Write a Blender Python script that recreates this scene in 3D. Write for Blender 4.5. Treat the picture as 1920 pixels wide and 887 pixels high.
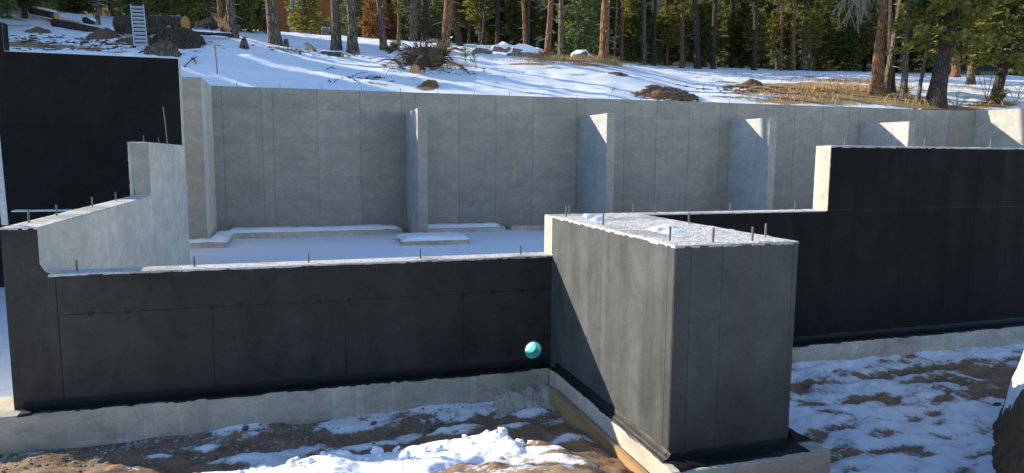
import bpy, bmesh, math, random
import numpy as np
from mathutils import Vector, Matrix, noise
R = math.radians
random.seed(7)
for o in list(bpy.data.objects): bpy.data.objects.remove(o)
scene = bpy.context.scene
col = scene.collection

# ------------------------------------------------------------------ camera
FPX, YAW, PITCH, ROLL, CH = 1292.7, 0.29948, 0.11533, 0.00627, 2.2927
fw = Vector((math.sin(YAW)*math.cos(PITCH), math.cos(YAW)*math.cos(PITCH), -math.sin(PITCH)))
r0 = Vector((math.cos(YAW), -math.sin(YAW), 0)); u0 = r0.cross(fw)
rt = math.cos(ROLL)*r0 + math.sin(ROLL)*u0
up = -math.sin(ROLL)*r0 + math.cos(ROLL)*u0
cd = bpy.data.cameras.new('camera'); cam = bpy.data.objects.new('camera', cd); col.objects.link(cam)
cam.matrix_world = Matrix(((rt.x, up.x, -fw.x, 0), (rt.y, up.y, -fw.y, 0), (rt.z, up.z, -fw.z, CH), (0, 0, 0, 1)))
cd.sensor_width = 36; cd.lens = FPX/1920*36; cd.clip_end = 2000; cd.clip_start = 0.05
scene.camera = cam
# ------------------------------------------------------------------ sky, sun, exposure
SUN = Vector((1.3, -1.0, -0.70)).normalized()          # the way the light travels
w = bpy.data.worlds.new('World'); scene.world = w; w.use_nodes = True
nt = w.node_tree; bg = nt.nodes['Background']
sky = nt.nodes.new('ShaderNodeTexSky'); sky.sky_type = 'NISHITA'; sky.sun_disc = False
el = math.asin(-SUN.z); sky.sun_elevation = el
sky.sun_rotation = math.atan2(-SUN.x, -SUN.y)
sky.altitude = 2400; sky.dust_density = 0.5; sky.ozone_density = 2.4
nt.links.new(sky.outputs[0], bg.inputs[0]); bg.inputs[1].default_value = 0.135
sd = bpy.data.lights.new('sun', 'SUN'); sd.energy = 3.9; sd.angle = R(0.53); sd.color = (1.0, 0.91, 0.77)
so = bpy.data.objects.new('sun', sd); col.objects.link(so)
so.rotation_euler = SUN.to_track_quat('-Z', 'Y').to_euler(); so.location = (-20, 20, 25)
vs = scene.view_settings; vs.view_transform = 'Standard'; vs.look = 'None'; vs.gamma = 1.0
vs.use_curve_mapping = False; vs.exposure = 1.2
scene.render.engine = 'CYCLES'
scene.cycles.max_bounces = 6

# ------------------------------------------------------------------ helpers
def pray(px, py): return fw + (px-960)/FPX*rt - (py-443.5)/FPX*up
CAM = Vector((0, 0, CH))
def onY(px, py, Y): d = pray(px, py); return CAM + d*(Y/d.y)
def onX(px, py, X): d = pray(px, py); return CAM + d*(X/d.x)
def onZ(px, py, Z): d = pray(px, py); return CAM + d*((Z-CH)/d.z)
def atD(px, py, D): return CAM + pray(px, py)*D          # D = depth along the view axis
def lerp(a, b, t): return a + (b-a)*t
def sstep(a, b, x):
    t = min(1, max(0, (x-a)/(b-a))); return t*t*(3-2*t)
def fbm(x, y, z=0, o=4): return noise.fractal(Vector((x, y, z)), 1.0, 2.0, o)   # about -1..1

def tag(o, label=None, cat=None, group=None, kind=None):
    if label: o['label'] = label
    if cat: o['category'] = cat
    if group: o['group'] = group
    if kind: o['kind'] = kind
    return o
def empty(name, loc, label=None, cat=None, group=None):
    o = bpy.data.objects.new(name, None); col.objects.link(o); o.location = loc; o.empty_display_size = .2
    return tag(o, label, cat, group)
def wloc(p):
    v = Vector((0, 0, 0))
    while p is not None: v += Vector(p.location); p = p.parent
    return v
class MB:
    def __init__(s): s.v = []; s.f = []
    def add(s, vs, fs):
        n = len(s.v); s.v += [tuple(v) for v in vs]; s.f += [tuple(i+n for i in f) for f in fs]; return s
    def box(s, x0, x1, y0, y1, z0, z1):
        return s.add([(x0,y0,z0),(x1,y0,z0),(x1,y1,z0),(x0,y1,z0),(x0,y0,z1),(x1,y0,z1),(x1,y1,z1),(x0,y1,z1)],
            [(0,3,2,1),(4,5,6,7),(0,1,5,4),(1,2,6,5),(2,3,7,6),(3,0,4,7)])
    def obox(s, c, ax, ay, az):
        c = Vector(c); vs = [c+sx*ax+sy*ay+sz*az for sz in (-1,1) for (sx,sy) in ((-1,-1),(1,-1),(1,1),(-1,1))]
        return s.add(vs, [(0,3,2,1),(4,5,6,7),(0,1,5,4),(1,2,6,5),(2,3,7,6),(3,0,4,7)])
    def tube(s, pts, rad, n=6, cap=True, jit=0):
        pts = [Vector(p) for p in pts]; base = len(s.v); m = len(pts)
        for i, p in enumerate(pts):
            d = (pts[min(i+1,m-1)]-pts[max(i-1,0)]).normalized()
            a = d.orthogonal() if i == 0 else (pa - d*pa.dot(d))
            a.normalize(); pa = a.copy(); b = d.cross(a)
            r = rad[i] if hasattr(rad, '__len__') else rad
            for k in range(n):
                t = 2*math.pi*k/n; rr = r*(1+random.uniform(-jit, jit))
                s.v.append(tuple(p + (a*math.cos(t)+b*math.sin(t))*rr))
        for i in range(m-1):
            for k in range(n):
                k2 = (k+1) % n
                s.f.append((base+i*n+k, base+i*n+k2, base+(i+1)*n+k2, base+(i+1)*n+k))
        if cap:
            s.f.append(tuple(base+k for k in reversed(range(n)))); s.f.append(tuple(base+(m-1)*n+k for k in range(n)))
        return s
    def build(s, name, mat, parent=None, smooth=False, **kw):
        off = wloc(parent) if parent else Vector((0, 0, 0))
        me = bpy.data.meshes.new(name)
        me.from_pydata([(v[0]-off.x, v[1]-off.y, v[2]-off.z) for v in s.v], [], s.f); me.update()
        if mat: me.materials.append(mat)
        if smooth: me.polygons.foreach_set('use_smooth', [True]*len(me.polygons))
        o = bpy.data.objects.new(name, me); col.objects.link(o)
        if parent: o.parent = parent
        return tag(o, kw.get('label'), kw.get('cat'), kw.get('group'), kw.get('kind'))
def setloc(o, loc):
    """move a top-level mesh's origin to loc without moving the mesh"""
    loc = Vector(loc); o.data.transform(Matrix.Translation(-loc)); o.location = loc; return o

# ------------------------------------------------------------------ materials
class NT:
    def __init__(s, name, rough=.8, spec=.3):
        s.m = bpy.data.materials.new(name); s.m.use_nodes = True; s.t = s.m.node_tree
        s.p = s.t.nodes['Principled BSDF']; s.p.inputs['Roughness'].default_value = rough
        s.p.inputs['Specular IOR Level'].default_value = spec
        s.g = None
    def n(s, typ, **kw):
        nd = s.t.nodes.new('ShaderNode'+typ)
        for k, v in kw.items():
            if k in nd.inputs: s.put(nd.inputs[k], v)
            else: setattr(nd, k, v)
        return nd
    def put(s, inp, v):
        if hasattr(v, 'is_output'): s.t.links.new(v, inp)
        else: inp.default_value = v
    def pos(s, sc=(1, 1, 1), obj=False):
        if obj: src = s.n('TexCoord').outputs['Object']
        else: src = s.n('NewGeometry').outputs['Position']
        mp = s.n('Mapping'); s.put(mp.inputs['Vector'], src); mp.inputs['Scale'].default_value = sc
        return mp.outputs[0]
    def noise(s, scale, sc=(1, 1, 1), detail=5, rough=.6, obj=False, dist=0):
        return s.n('TexNoise', Vector=s.pos(sc, obj), Scale=scale, Detail=detail, Roughness=rough, Distortion=dist).outputs['Fac']
    def voro(s, scale, sc=(1, 1, 1), obj=False, feature='F1', out='Distance'):
        return s.n('TexVoronoi', feature=feature, Vector=s.pos(sc, obj), Scale=scale).outputs[out]
    def ramp(s, fac, stops):
        r = s.n('ValToRGB'); s.put(r.inputs[0], fac); e = r.color_ramp.elements
        while len(e) < len(stops): e.new(.5)
        for i, (p, c) in enumerate(stops):
            e[i].position = p; e[i].color = (c, c, c, 1) if not hasattr(c, '__len__') else (*c, 1)
        return r.outputs[0]
    def mr(s, v, a, b, c, d):
        return s.n('MapRange', Value=v, **{'From Min': a, 'From Max': b, 'To Min': c, 'To Max': d}).outputs[0]
    def math(s, op, a, b=0.0):
        m = s.n('Math', operation=op); s.put(m.inputs[0], a); s.put(m.inputs[1], b); return m.outputs[0]
    def mix(s, f, a, b, mode='MIX'):
        m = s.n('Mix', data_type='RGBA', blend_type=mode); s.put(m.inputs['Factor'], f)
        s.put(m.inputs['A'], a if not isinstance(a, tuple) else (*a, 1) if len(a) == 3 else a)
        s.put(m.inputs['B'], b if not isinstance(b, tuple) else (*b, 1) if len(b) == 3 else b)
        return m.outputs['Result']
    def rand(s): return s.n('ObjectInfo').outputs['Random']
    def bump(s, h, strength=.4, dist=.01):
        b = s.n('Bump', Strength=strength, Distance=dist, Height=h)
        if s.g: s.put(b.inputs['Normal'], s.g)
        s.g = b.outputs[0]; s.put(s.p.inputs['Normal'], s.g); return s
    def color(s, c):
        s.put(s.p.inputs['Base Color'], c if not isinstance(c, tuple) else (*c, 1)); return s
    def v3(s, f):   # value -> grey colour by plain link
        return f

def concrete(name, c, var=.18, streak=.5, warm=0.0, bumpy=.35, pervar=.16, runs=False):
    k = NT(name, .85, .25)
    big = k.noise(.7, detail=6); band = k.noise(1.6, (.35, .35, 2.2), 6, .65); fine = k.noise(38, detail=4)
    drip = k.noise(3.0, (2.6, 2.6, .12), 5, .6)
    b = k.mr(big, .25, .75, 1-var, 1+var)
    b = k.math('MULTIPLY', b, k.mr(band, .3, .7, 1-.10*streak*2, 1+.10*streak*2))
    b = k.math('MULTIPLY', b, k.mr(drip, .3, .7, .965, 1.035))
    b = k.math('MULTIPLY', b, k.mr(fine, .3, .7, .93, 1.07))
    b = k.math('MULTIPLY', b, k.mr(k.rand(), 0, 1, 1-pervar, 1+pervar))
    hole = k.mr(k.voro(5.0), .0, .05, .5, 1.0)
    b = k.math('MULTIPLY', b, k.mr(k.noise(2.4, (1, 1, 1.6), 9, .78, dist=.8), .40, .64, .84, 1.08))
    b = k.math('MULTIPLY', b, hole)
    patch = k.mr(k.noise(1.1, (1, 1, 1.5), 7, .7, dist=.6), .54, .61, 0, .26)
    c1 = k.mix(patch, c, tuple(min(1, x*1.35) for x in c))
    if runs:
        rn = k.noise(9.0, (1.5, 1.5, .10), 4, .7); c1 = k.mix(k.math('MULTIPLY', k.mr(rn, .53, .62, 0, .8), k.mr(k.noise(1.2, detail=3), .45, .6, 0, 1)), c1, (.70, .68, .62))
        c1 = k.mix(k.mr(k.noise(2.5, (1, 1, 3), 6, .7), .50, .68, 0, .6), c1, (.24, .19, .14))
    tint = k.mix(k.mr(big, .3, .7, 0, .5), c1, tuple((c[0]*1.05, c[1], c[2]*.9)))
    cc = k.mix(1.0, tint, k.n('CombineColor', Red=b, Green=b, Blue=b).outputs[0], 'MULTIPLY')
    k.color(cc); k.bump(k.noise(9, detail=8, rough=.7), bumpy, .012); k.bump(fine, .25, .004)
    return k.m
C_BACK = concrete('formed_concrete', (.315, .293, .25), .07, .35, pervar=.07)
C_PALE = concrete('pale_formed_concrete', (.66, .59, .475), .10, .3, pervar=.06)
C_FIN = concrete('buttress_concrete', (.40, .40, .385), .10, .3, pervar=.06)
C_BEIGE = concrete('raw_end_concrete', (.46, .43, .35), .12, .3, bumpy=.8)
C_FOOT = concrete('footing_concrete', (.50, .45, .36), .18, .5, bumpy=.6, runs=True)
C_SIDE = concrete('sunlit_side_concrete', (.40, .385, .34), .10, .3, pervar=.05)  # same bare concrete as C_PALE, base colour toned down because this wall is sunlit

def rough_top():
    k = NT('rough_concrete_top', .95, .2)
    g = k.noise(55, detail=6, rough=.7); m = k.noise(2.2, detail=5)
    c = k.mix(k.mr(g, .30, .58, 0, 1), (.36, .35, .33), (.64, .62, .58))
    c = k.mix(k.mr(k.noise(1.5, (1, 1.0, 1), 4, .55), .53, .60, 0, .75), c, (.30, .29, .275))
    k.color(c); k.bump(g, .7, .015); k.bump(k.voro(40), .5, .01)
    return k.m
C_TOP = rough_top()

def coating(name, base=.045, spec=.3, rough=(.42, .68), tint=(1.10, 1.02, .88)):
    k = NT(name, .55, spec)
    big = k.noise(.8, detail=5); st = k.noise(2.4, (1.6, 1.6, .16), 5, .6, dist=.4); fine = k.noise(70, detail=3)
    f = k.math('MULTIPLY', k.mr(big, .25, .75, .75, 1.25), k.mr(st, .32, .68, .88, 1.13))
    f = k.math('MULTIPLY', f, k.mr(fine, .3, .7, .9, 1.1))
    f = k.math('MULTIPLY', f, k.mr(k.rand(), 0, 1, .92, 1.08))
    f = k.math('MULTIPLY', f, k.mr(k.noise(2.6, (1, 1, .8), 8, .75, dist=.8), .38, .66, .7, 1.25))
    f = k.math('MULTIPLY', f, k.mr(k.noise(1.3, (3.2, 3.2, .10), 3, .5), .46, .54, .965, 1.035))
    f = k.math('MULTIPLY', f, k.mr(k.noise(.45, (1, 1, 1.4), 3), .35, .65, .8, 1.2))
    f = k.math('MULTIPLY', f, base)
    spots = k.mr(k.voro(5.5), .015, .04, .25, 1.0)
    f = k.math('MULTIPLY', f, spots)
    cc = k.n('CombineColor', Red=k.math('MULTIPLY', f, tint[0]), Green=k.math('MULTIPLY', f, tint[1]), Blue=k.math('MULTIPLY', f, tint[2])).outputs[0]
    k.color(cc); k.put(k.p.inputs['Roughness'], k.mr(st, .3, .7, *rough))
    k.bump(k.noise(16, detail=7, rough=.7), .35, .01); k.bump(fine, .3, .003)
    return k.m
BLACK = coating('damp_proof_coating', .030, .22)
GREYC = coating('thin_grey_coating', .056, .62, (.44, .62), (1.0, 1.03, .96))
JET = coating('fresh_black_coating', .011, .12, (.55, .8))
TAR = coating('thick_tar', .008, .3)

def snow_dirt():
    k = NT('snow_and_soil', .75, .2)
    at = k.n('Attribute', attribute_name='dirt').outputs['Fac']
    gr = k.n('Attribute', attribute_name='straw').outputs['Fac']
    nz = k.noise(5.0, detail=9, rough=.72); n2 = k.noise(26, detail=6, rough=.7)
    a = k.math('ADD', at, k.math('MULTIPLY', k.math('SUBTRACT', nz, .5), 1.1))
    a = k.math('ADD', a, k.math('MULTIPLY', k.math('SUBTRACT', n2, .5), .35))
    f = k.mr(a, .44, .56, 0, 1)
    peb = k.voro(34, out='Color'); pv = k.n('SeparateColor', Color=peb).outputs[0]
    soil = k.mix(k.mr(nz, .3, .7, 0, 1), (.15, .088, .050), (.36, .225, .125))
    soil = k.mix(k.mr(pv, .74, .95, 0, .8), soil, (.20, .18, .155))
    straw = k.mix(k.mr(n2, .35, .65, 0, 1), (.22, .12, .045), (.50, .34, .15))
    soil = k.mix(gr, soil, straw)
    sn = k.mix(k.mr(n2, .3, .7, 0, 1), (.82, .84, .87), (.90, .91, .93))
    dirty = k.mix(k.mr(a, .22, .5, 0, .45), sn, (.42, .36, .30))
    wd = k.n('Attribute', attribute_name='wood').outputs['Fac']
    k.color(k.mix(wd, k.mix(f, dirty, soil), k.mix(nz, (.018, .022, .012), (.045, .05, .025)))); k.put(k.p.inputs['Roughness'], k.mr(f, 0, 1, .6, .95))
    k.bump(nz, .5, .03); k.bump(n2, .55, .015)
    return k.m
GROUND = snow_dirt()
def snow():
    k = NT('snow', .6, .25)
    n2 = k.noise(22, detail=7, rough=.7)
    c = k.mix(k.mr(n2, .3, .7, 0, 1), (.82, .83, .85), (.90, .91, .925))
    c = k.mix(k.mr(k.noise(6, detail=8, rough=.75), .60, .74, 0, .6), c, (.50, .42, .32))
    k.color(c); k.bump(n2, .5, .012); k.bump(k.noise(70, detail=3), .3, .004); return k.m
SNOWM = snow()
def clean_snow():
    k = NT('clean_snow', .6, .25); n2 = k.noise(22, detail=6, rough=.7)
    k.color(k.mix(n2, (.82, .84, .87), (.90, .91, .93))); k.bump(n2, .4, .01); return k.m
SNOWC = clean_snow()
def bark(name, a, b, dark=(.03, .02, .015), obj=True, s=6):
    k = NT(name, .9, .15)
    v = k.voro(s, (1.6, 1.6, .42), obj, 'DISTANCE_TO_EDGE'); nz = k.noise(5, (1, 1, .5), 7, .7, obj)
    c = k.mix(k.mr(nz, .3, .7, 0, 1), a, b)
    c = k.mix(k.mr(v, .0, .16, 1, 0), c, dark)
    c = k.mix(k.mr(k.rand(), 0, 1, 0, .35), c, tuple(x*.55 for x in a))
    k.color(c); k.bump(k.mr(v, 0, .25, 0, 1), .9, .03); k.bump(nz, .6, .02); return k.m
BARK_O = bark('orange_pine_bark', (.34, .17, .085), (.22, .105, .055))
BARK_G = bark('grey_pine_bark', (.21, .17, .13), (.13, .10, .08))
BARK_D = bark('dark_fir_bark', (.10, .078, .06), (.06, .047, .038))
def wood(name, a, b, sc=(1, 1, 1), s=8, obj=False):
    k = NT(name, .75, .25); n1 = k.noise(s, sc, 6, .65, obj)
    k.color(k.mix(k.mr(n1, .3, .7, 0, 1), a, b)); k.bump(n1, .3, .006); return k.m
CUT = wood('cut_wood', (.50, .27, .10), (.36, .18, .07), s=14, obj=True)
LUMBER = wood('form_lumber', (.46, .30, .14), (.30, .18, .08), (14, .8, 14), 2.4)
ROOT = wood('soil_covered_roots', (.075, .045, .03), (.16, .10, .06), s=9)
DEAD = wood('weathered_dead_wood', (.22, .19, .16), (.34, .30, .26), s=9)
def plain(name, c, rough=.6, metal=0, spec=.4):
    k = NT(name, rough, spec); nz = k.noise(12, detail=5)
    k.color(k.mix(k.mr(nz, .3, .7, 0, 1), tuple(x*.82 for x in c), c)); k.p.inputs['Metallic'].default_value = metal
    k.bump(nz, .1, .004); return k.m
STEEL = plain('weathered_steel', (.20, .17, .145), .55, .6)
ALU = plain('aluminium', (.62, .65, .70), .4, .55)
GALV = plain('galvanised_steel', (.40, .45, .50), .5, .4)
TEAL = plain('teal_plastic', (.03, .52, .47), .35)
TAPE = plain('orange_ribbon', (.75, .13, .05), .6)
PINK = plain('stake_wood', (.30, .15, .10), .8)
YEL = plain('yellow_paint', (.55, .50, .10), .8)
STONE = None
def stone():
    k = NT('stone', .85, .3); nz = k.noise(9, detail=6, obj=True)
    c = k.mix(k.rand(), (.15, .13, .12), (.30, .27, .24)); c = k.mix(k.mr(nz, .3, .7, 0, .6), c, (.12, .09, .075))
    k.color(c); k.bump(nz, .5, .02); return k.m
STONE = stone()
def gravelm():
    k = NT('gravel', .9, .25); c = k.n('TexVoronoi', Vector=k.pos(), Scale=9.0).outputs['Color']
    v = k.n('SeparateColor', Color=c).outputs[0]
    k.color(k.mix(v, (.14, .115, .095), (.42, .39, .35))); return k.m
GRAVEL = gravelm()
def soilm():
    k = NT('loose_soil', .95, .15); nz = k.noise(7, detail=9, rough=.75); n2 = k.noise(40, detail=5)
    c = k.mix(k.mr(nz, .3, .7, 0, 1), (.085, .052, .032), (.25, .155, .085))
    c = k.mix(k.mr(n2, .55, .7, 0, .5), c, (.26, .18, .10))
    k.color(c); k.bump(nz, .9, .05); k.bump(n2, .6, .015); return k.m
SOIL = soilm()
def needles(name, a, b, tip):
    k = NT(name, .7, .2)
    nz = k.noise(1.3, detail=3, obj=True); rr = k.rand()
    c = k.mix(k.mr(nz, .35, .65, 0, 1), a, b); c = k.mix(k.mr(k.noise(4.5, detail=2, obj=True), .48, .66, 0, .85), c, tip)  # random patches of the yellow tip colour also paint in sunlit sprays
    c = k.mix(k.mr(rr, 0, 1, 0, .4), c, tuple(x*.6 for x in a))
    k.color(c)
    tr = k.n('BsdfTranslucent'); k.put(tr.inputs['Color'], k.mix(.5, c, tip))
    ms = k.n('MixShader'); ms.inputs[0].default_value = .38
    k.put(ms.inputs[1], k.p.outputs[0]); k.put(ms.inputs[2], tr.outputs[0])
    k.put(k.t.nodes['Material Output'].inputs['Surface'], ms.outputs[0]); return k.m
NEED_D = needles('dark_conifer_needles', (.050, .088, .032), (.100, .140, .046), (.30, .29, .075))
NEED_Y = needles('yellow_green_pine_needles', (.12, .145, .038), (.20, .21, .05), (.40, .35, .08))
NEED_B = needles('blue_green_fir_needles', (.07, .13, .06), (.125, .185, .072), (.30, .31, .085))
STRAWM = wood('dry_grass', (.55, .38, .17), (.36, .22, .085), s=20)
NEEDR = needles('rusty_dead_needles', (.25, .10, .03), (.33, .15, .05), (.40, .22, .09))

# ------------------------------------------------------------------ dimensions (metres; z = 0 is the footing top)
YF, X0, XN, XP, XPR, YP = 7.034, -2.505, -2.22, 2.639, 3.727, 4.464
HF, HP, HR, TH, XR = 1.22, 1.648, 2.451, .254, 6.284
YB, HB, XSIDE, XL = 21.1, 4.2, 25.75, -2.22
YK, YWB = 15.42, 19.0

# ------------------------------------------------------------------ terrain: hillside fitted through points read off the photograph
CTRL = []
for x in (-2.0, 3, 8, 14, 20, 25.5): CTRL.append((x, 21.3, 4.12))
for x in (-6, -12, -20): CTRL.append((x, 19.6, 4.1))
for (px, py, d) in [(0,92,22),(150,98,22),(300,104,22),(0,20,29.5),(-60,22,30),(40,20,30),(75,34,29.5),(150,56,28.5),(60,58,26),(215,58,28),
        (250,86,24),(350,72,26),(430,63,28),(460,72,27.5),(512,84,29),(560,88,30),(628,97,29.5),(660,101,29.5),(715,92,32),(833,99,31),
        (790,130,25.5),(900,132,27),(1025,111,31),(1131,118,31),(1000,106,37),(930,88,42),(1250,129,42),(1400,133,45),(1600,137,48),(1900,143,50),
        (1450,172,28.3),(1645,178,29),(1695,185,28.5),(1755,200,27.3),(1870,189,29.5),(1920,172,33),(1750,152,42),(1300,165,29.5),(1100,150,27),(600,120,25),(480,110,24),(2300,170,45),
        (200,52,60),(-300,40,60),(600,96,60),(1000,112,60),(1400,138,70),(1900,147,70),(2500,150,70),
        (200,45,95),(900,80,95),(1600,110,95),(2400,120,95),(-300,30,95),(200,-60,140),(900,-60,140),(1600,-60,140),(2400,-60,140),(-400,-60,140),(900,-160,220),(0,-160,220),(1900,-160,220)]:
    p = atD(px, py, d); CTRL.append((p.x, p.y, p.z))
CT = np.array(CTRL)
def tps_kernel(d): return np.where(d > 1e-9, d*d*np.log(np.maximum(d, 1e-9)), 0)
_n = len(CT); _D = np.linalg.norm(CT[:, None, :2]-CT[None, :, :2], axis=2)
_A = np.zeros((_n+3, _n+3)); _A[:_n, :_n] = tps_kernel(_D) + np.eye(_n)*2.0
_P = np.c_[np.ones(_n), CT[:, :2]]; _A[:_n, _n:] = _P; _A[_n:, :_n] = _P.T
_S = np.linalg.solve(_A, np.r_[CT[:, 2], 0, 0, 0])
def hill_np(X, Y):
    X = np.asarray(X, float); Y = np.asarray(Y, float)
    sh = X.shape; q = np.stack([X.ravel(), Y.ravel()], 1)
    d = np.linalg.norm(q[:, None]-CT[None, :, :2], axis=2)
    z = tps_kernel(d)@_S[:_n] + _S[_n] + q@_S[_n+1:]
    return z.reshape(sh)
def hbump(x, y):
    fade = sstep(21.3, 22.3, y)
    return fade*(.10*fbm(x*.35, y*.35, 3) + .045*fbm(x*1.3, y*1.3, 9) + .02*fbm(x*4, y*4, 5, 2))
def hill(x, y): return float(hill_np([x], [y])[0]) + hbump(x, y)
def hit(px, py, d0=20.0, d1=120.0):
    d = pray(px, py); ds = np.linspace(d0, d1, 700)
    P = np.array(CAM)[None]+ds[:, None]*np.array(d)[None]
    below = np.nonzero((P[:, 2] < hill_np(P[:, 0], P[:, 1])) & (P[:, 1] > 21.4))[0]
    D = ds[below[0]] if len(below) else d1
    q = CAM+d*float(D); q.z = hill(q.x, q.y); return q
def hitd(px, d):
    """the ground below a column of the photograph at view depth d"""
    q = atD(px, 100, d); q.z = hill(q.x, q.y); return q

# soil and straw cover on the hillside: ellipses around bare spots (px, py, rx metres, ry metres, strength)
SPOTS = []
for (px, py, rx, ry, s) in [(40,85,2.2,.5,.75),(20,35,1.0,.6,.5),(70,58,.6,.5,.7),(60,80,1.0,.3,.7),(180,92,1.3,.4,.7),(240,98,1.2,.3,.6),(150,72,.8,.3,.5),
        (330,82,1.2,.7,.9),(310,100,.7,.4,.9),(115,40,1.2,.9,.6),(250,60,2.4,1.4,.5),(30,48,.9,.35,.6),(100,70,.7,.25,.6),(120,88,1.6,.25,.65),(60,90,1.4,.2,.8),(210,80,.8,.3,.6),(280,92,.7,.25,.6),(330,66,1.4,.6,.6),(390,60,1.2,.5,.6),(420,62,.8,.4,.7),(370,95,.3,.15,.6),(550,105,.5,.15,.5),(670,133,1.0,.12,.5),(620,125,.6,.1,.45),(560,92,.8,.3,.6),(880,140,.7,.2,.5),(870,120,.9,.4,.5),(1020,137,.6,.12,.5),
        (545,96,1.5,.5,.5),(640,104,1.2,.5,.5),(800,120,2.4,1.4,.55),(700,143,.9,.2,.45),(705,160,.8,.4,.5),(800,165,.5,.5,.8),(815,152,.6,.15,.6),
        (1100,121,2.6,.7,.5),(980,121,1.0,.3,.8),(1015,123,.8,.3,.8),(1100,122,1.2,.25,.8),(1040,128,1.0,.2,.6),(1165,143,.5,.25,.8),(1170,146,.9,.2,.6),(1310,146,.4,.2,.7),(1080,140,.8,.15,.6),
        (1365,153,.9,.3,.75),(1385,163,1.2,.4,.75),(1410,160,1.5,.5,.8),(1430,172,2.2,.5,.8),(1380,185,2.0,.35,.6),(1250,186,2.2,.5,.5)]:
    q = hit(px, py); SPOTS.append((q.x, q.y, rx, ry, s, 0))
for (px, py, rx, ry, s) in [(1500,172,3.2,1.8,.95),(1580,178,3.4,2.0,1.0),(1660,185,3.2,1.4,.95),(1740,198,2.4,1.1,.95),(1800,203,1.6,.7,.7),(1590,152,3.4,1.6,.6),(1470,165,2.2,1.2,.75),
        (1520,145,2.0,1.0,.5),(1440,158,2.2,1.0,.85),(1500,160,2.6,1.2,.9),(1560,163,2.6,1.2,.9),(1620,168,2.4,1.4,.9),(1400,176,1.6,.6,.7),(1060,115,2.0,.5,.7),(1131,118,1.4,.5,.7),(1860,197,1.8,.7,.75),(1500,190,3.0,.8,.8)]:
    q = hit(px, py); SPOTS.append((q.x, q.y, rx, ry, s, 1))
SP = np.array(SPOTS)
def cover(X, Y):
    dx = (X[..., None]-SP[:, 0])/SP[:, 2]; dy = (Y[..., None]-SP[:, 1])/SP[:, 3]
    g = np.exp(-(dx*dx+dy*dy)*1.1)*SP[:, 4]
    dirt = g.max(-1); straw = (g*SP[:, 5]).max(-1)/np.maximum(dirt, .05)
    depth = X*fw.x+Y*fw.y
    forest = np.clip((depth-46)/14, 0, 1)*.62
    return np.maximum(np.minimum(dirt*1.15, 1), forest), np.clip(straw, 0, 1)*(dirt > .12)*np.clip((X-12)/9, .35, .85)

def sheet(name, xs, ys, zf, keep, attr, mat, label=None):
    X, Y = np.meshgrid(xs, ys); Z = zf(X, Y); nx, ny = len(xs), len(ys)
    v = np.stack([X.ravel(), Y.ravel(), Z.ravel()], 1)
    i, j = np.meshgrid(np.arange(nx-1), np.arange(ny-1)); a = (j*nx+i).ravel()
    xc = (X[:-1, :-1]+X[1:, 1:]).ravel()/2; yc = (Y[:-1, :-1]+Y[1:, 1:]).ravel()/2
    a = a[keep(xc, yc)]
    f = np.stack([a, a+1, a+nx+1, a+nx], 1)
    me = bpy.data.meshes.new(name); me.from_pydata(v.tolist(), [], f.tolist()); me.update()
    D, S = attr(X, Y)
    for nm, arr in (('dirt', D), ('straw', S)):
        at = me.attributes.new(nm, 'FLOAT', 'POINT'); at.data.foreach_set('value', np.ascontiguousarray(arr.ravel(), dtype=np.float32))
    if name == 'hillside':
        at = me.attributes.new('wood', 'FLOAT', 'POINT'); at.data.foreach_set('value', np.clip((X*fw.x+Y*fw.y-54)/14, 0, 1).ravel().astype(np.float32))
    me.polygons.foreach_set('use_smooth', [True]*len(me.polygons)); me.materials.append(mat)
    o = bpy.data.objects.new(name, me); col.objects.link(o); o['kind'] = 'structure'; return o
def grow(a, b, s, k=1.18):
    out = []; x = a; d = s
    while x < b: x += d; d *= k; out.append(min(x, b))
    return out
vb = np.vectorize(hbump)
def hill_z(X, Y):
    Z = hill_np(X, Y) + vb(X, Y)
    low = (X < -13) & (Y < 19.3)
    t = np.clip((Y-8)/11.3, 0, 1); Z = np.where(low, -.35+(Z+.35)*t*t*(3-2*t), Z)
    side = (X > 25.8) & (Y < 21.3); Z = np.where(side, 4.1, Z)
    return Z
xs = sorted(set([-x for x in grow(14, 240, .8)] + list(np.round(np.arange(-14, 36.01, .22), 3)) + [-13.0, -2.4, 25.9] + grow(36, 260, .5)))
ys = sorted(set([8, 9.5, 11, 13, 15, 17, 19.3, 20.2] + [21.25] + list(np.round(np.arange(21.4, 47, .2), 3)) + grow(47, 330, .35)))
sheet('hillside', np.array(xs), np.array(ys), hill_z,
      lambda x, y: ((x < -13) & (y > 8)) | ((x < -2.4) & (y > 19.3)) | (y > 21.25) | ((x > 25.9) & (y > 8)), cover, GROUND)

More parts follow.
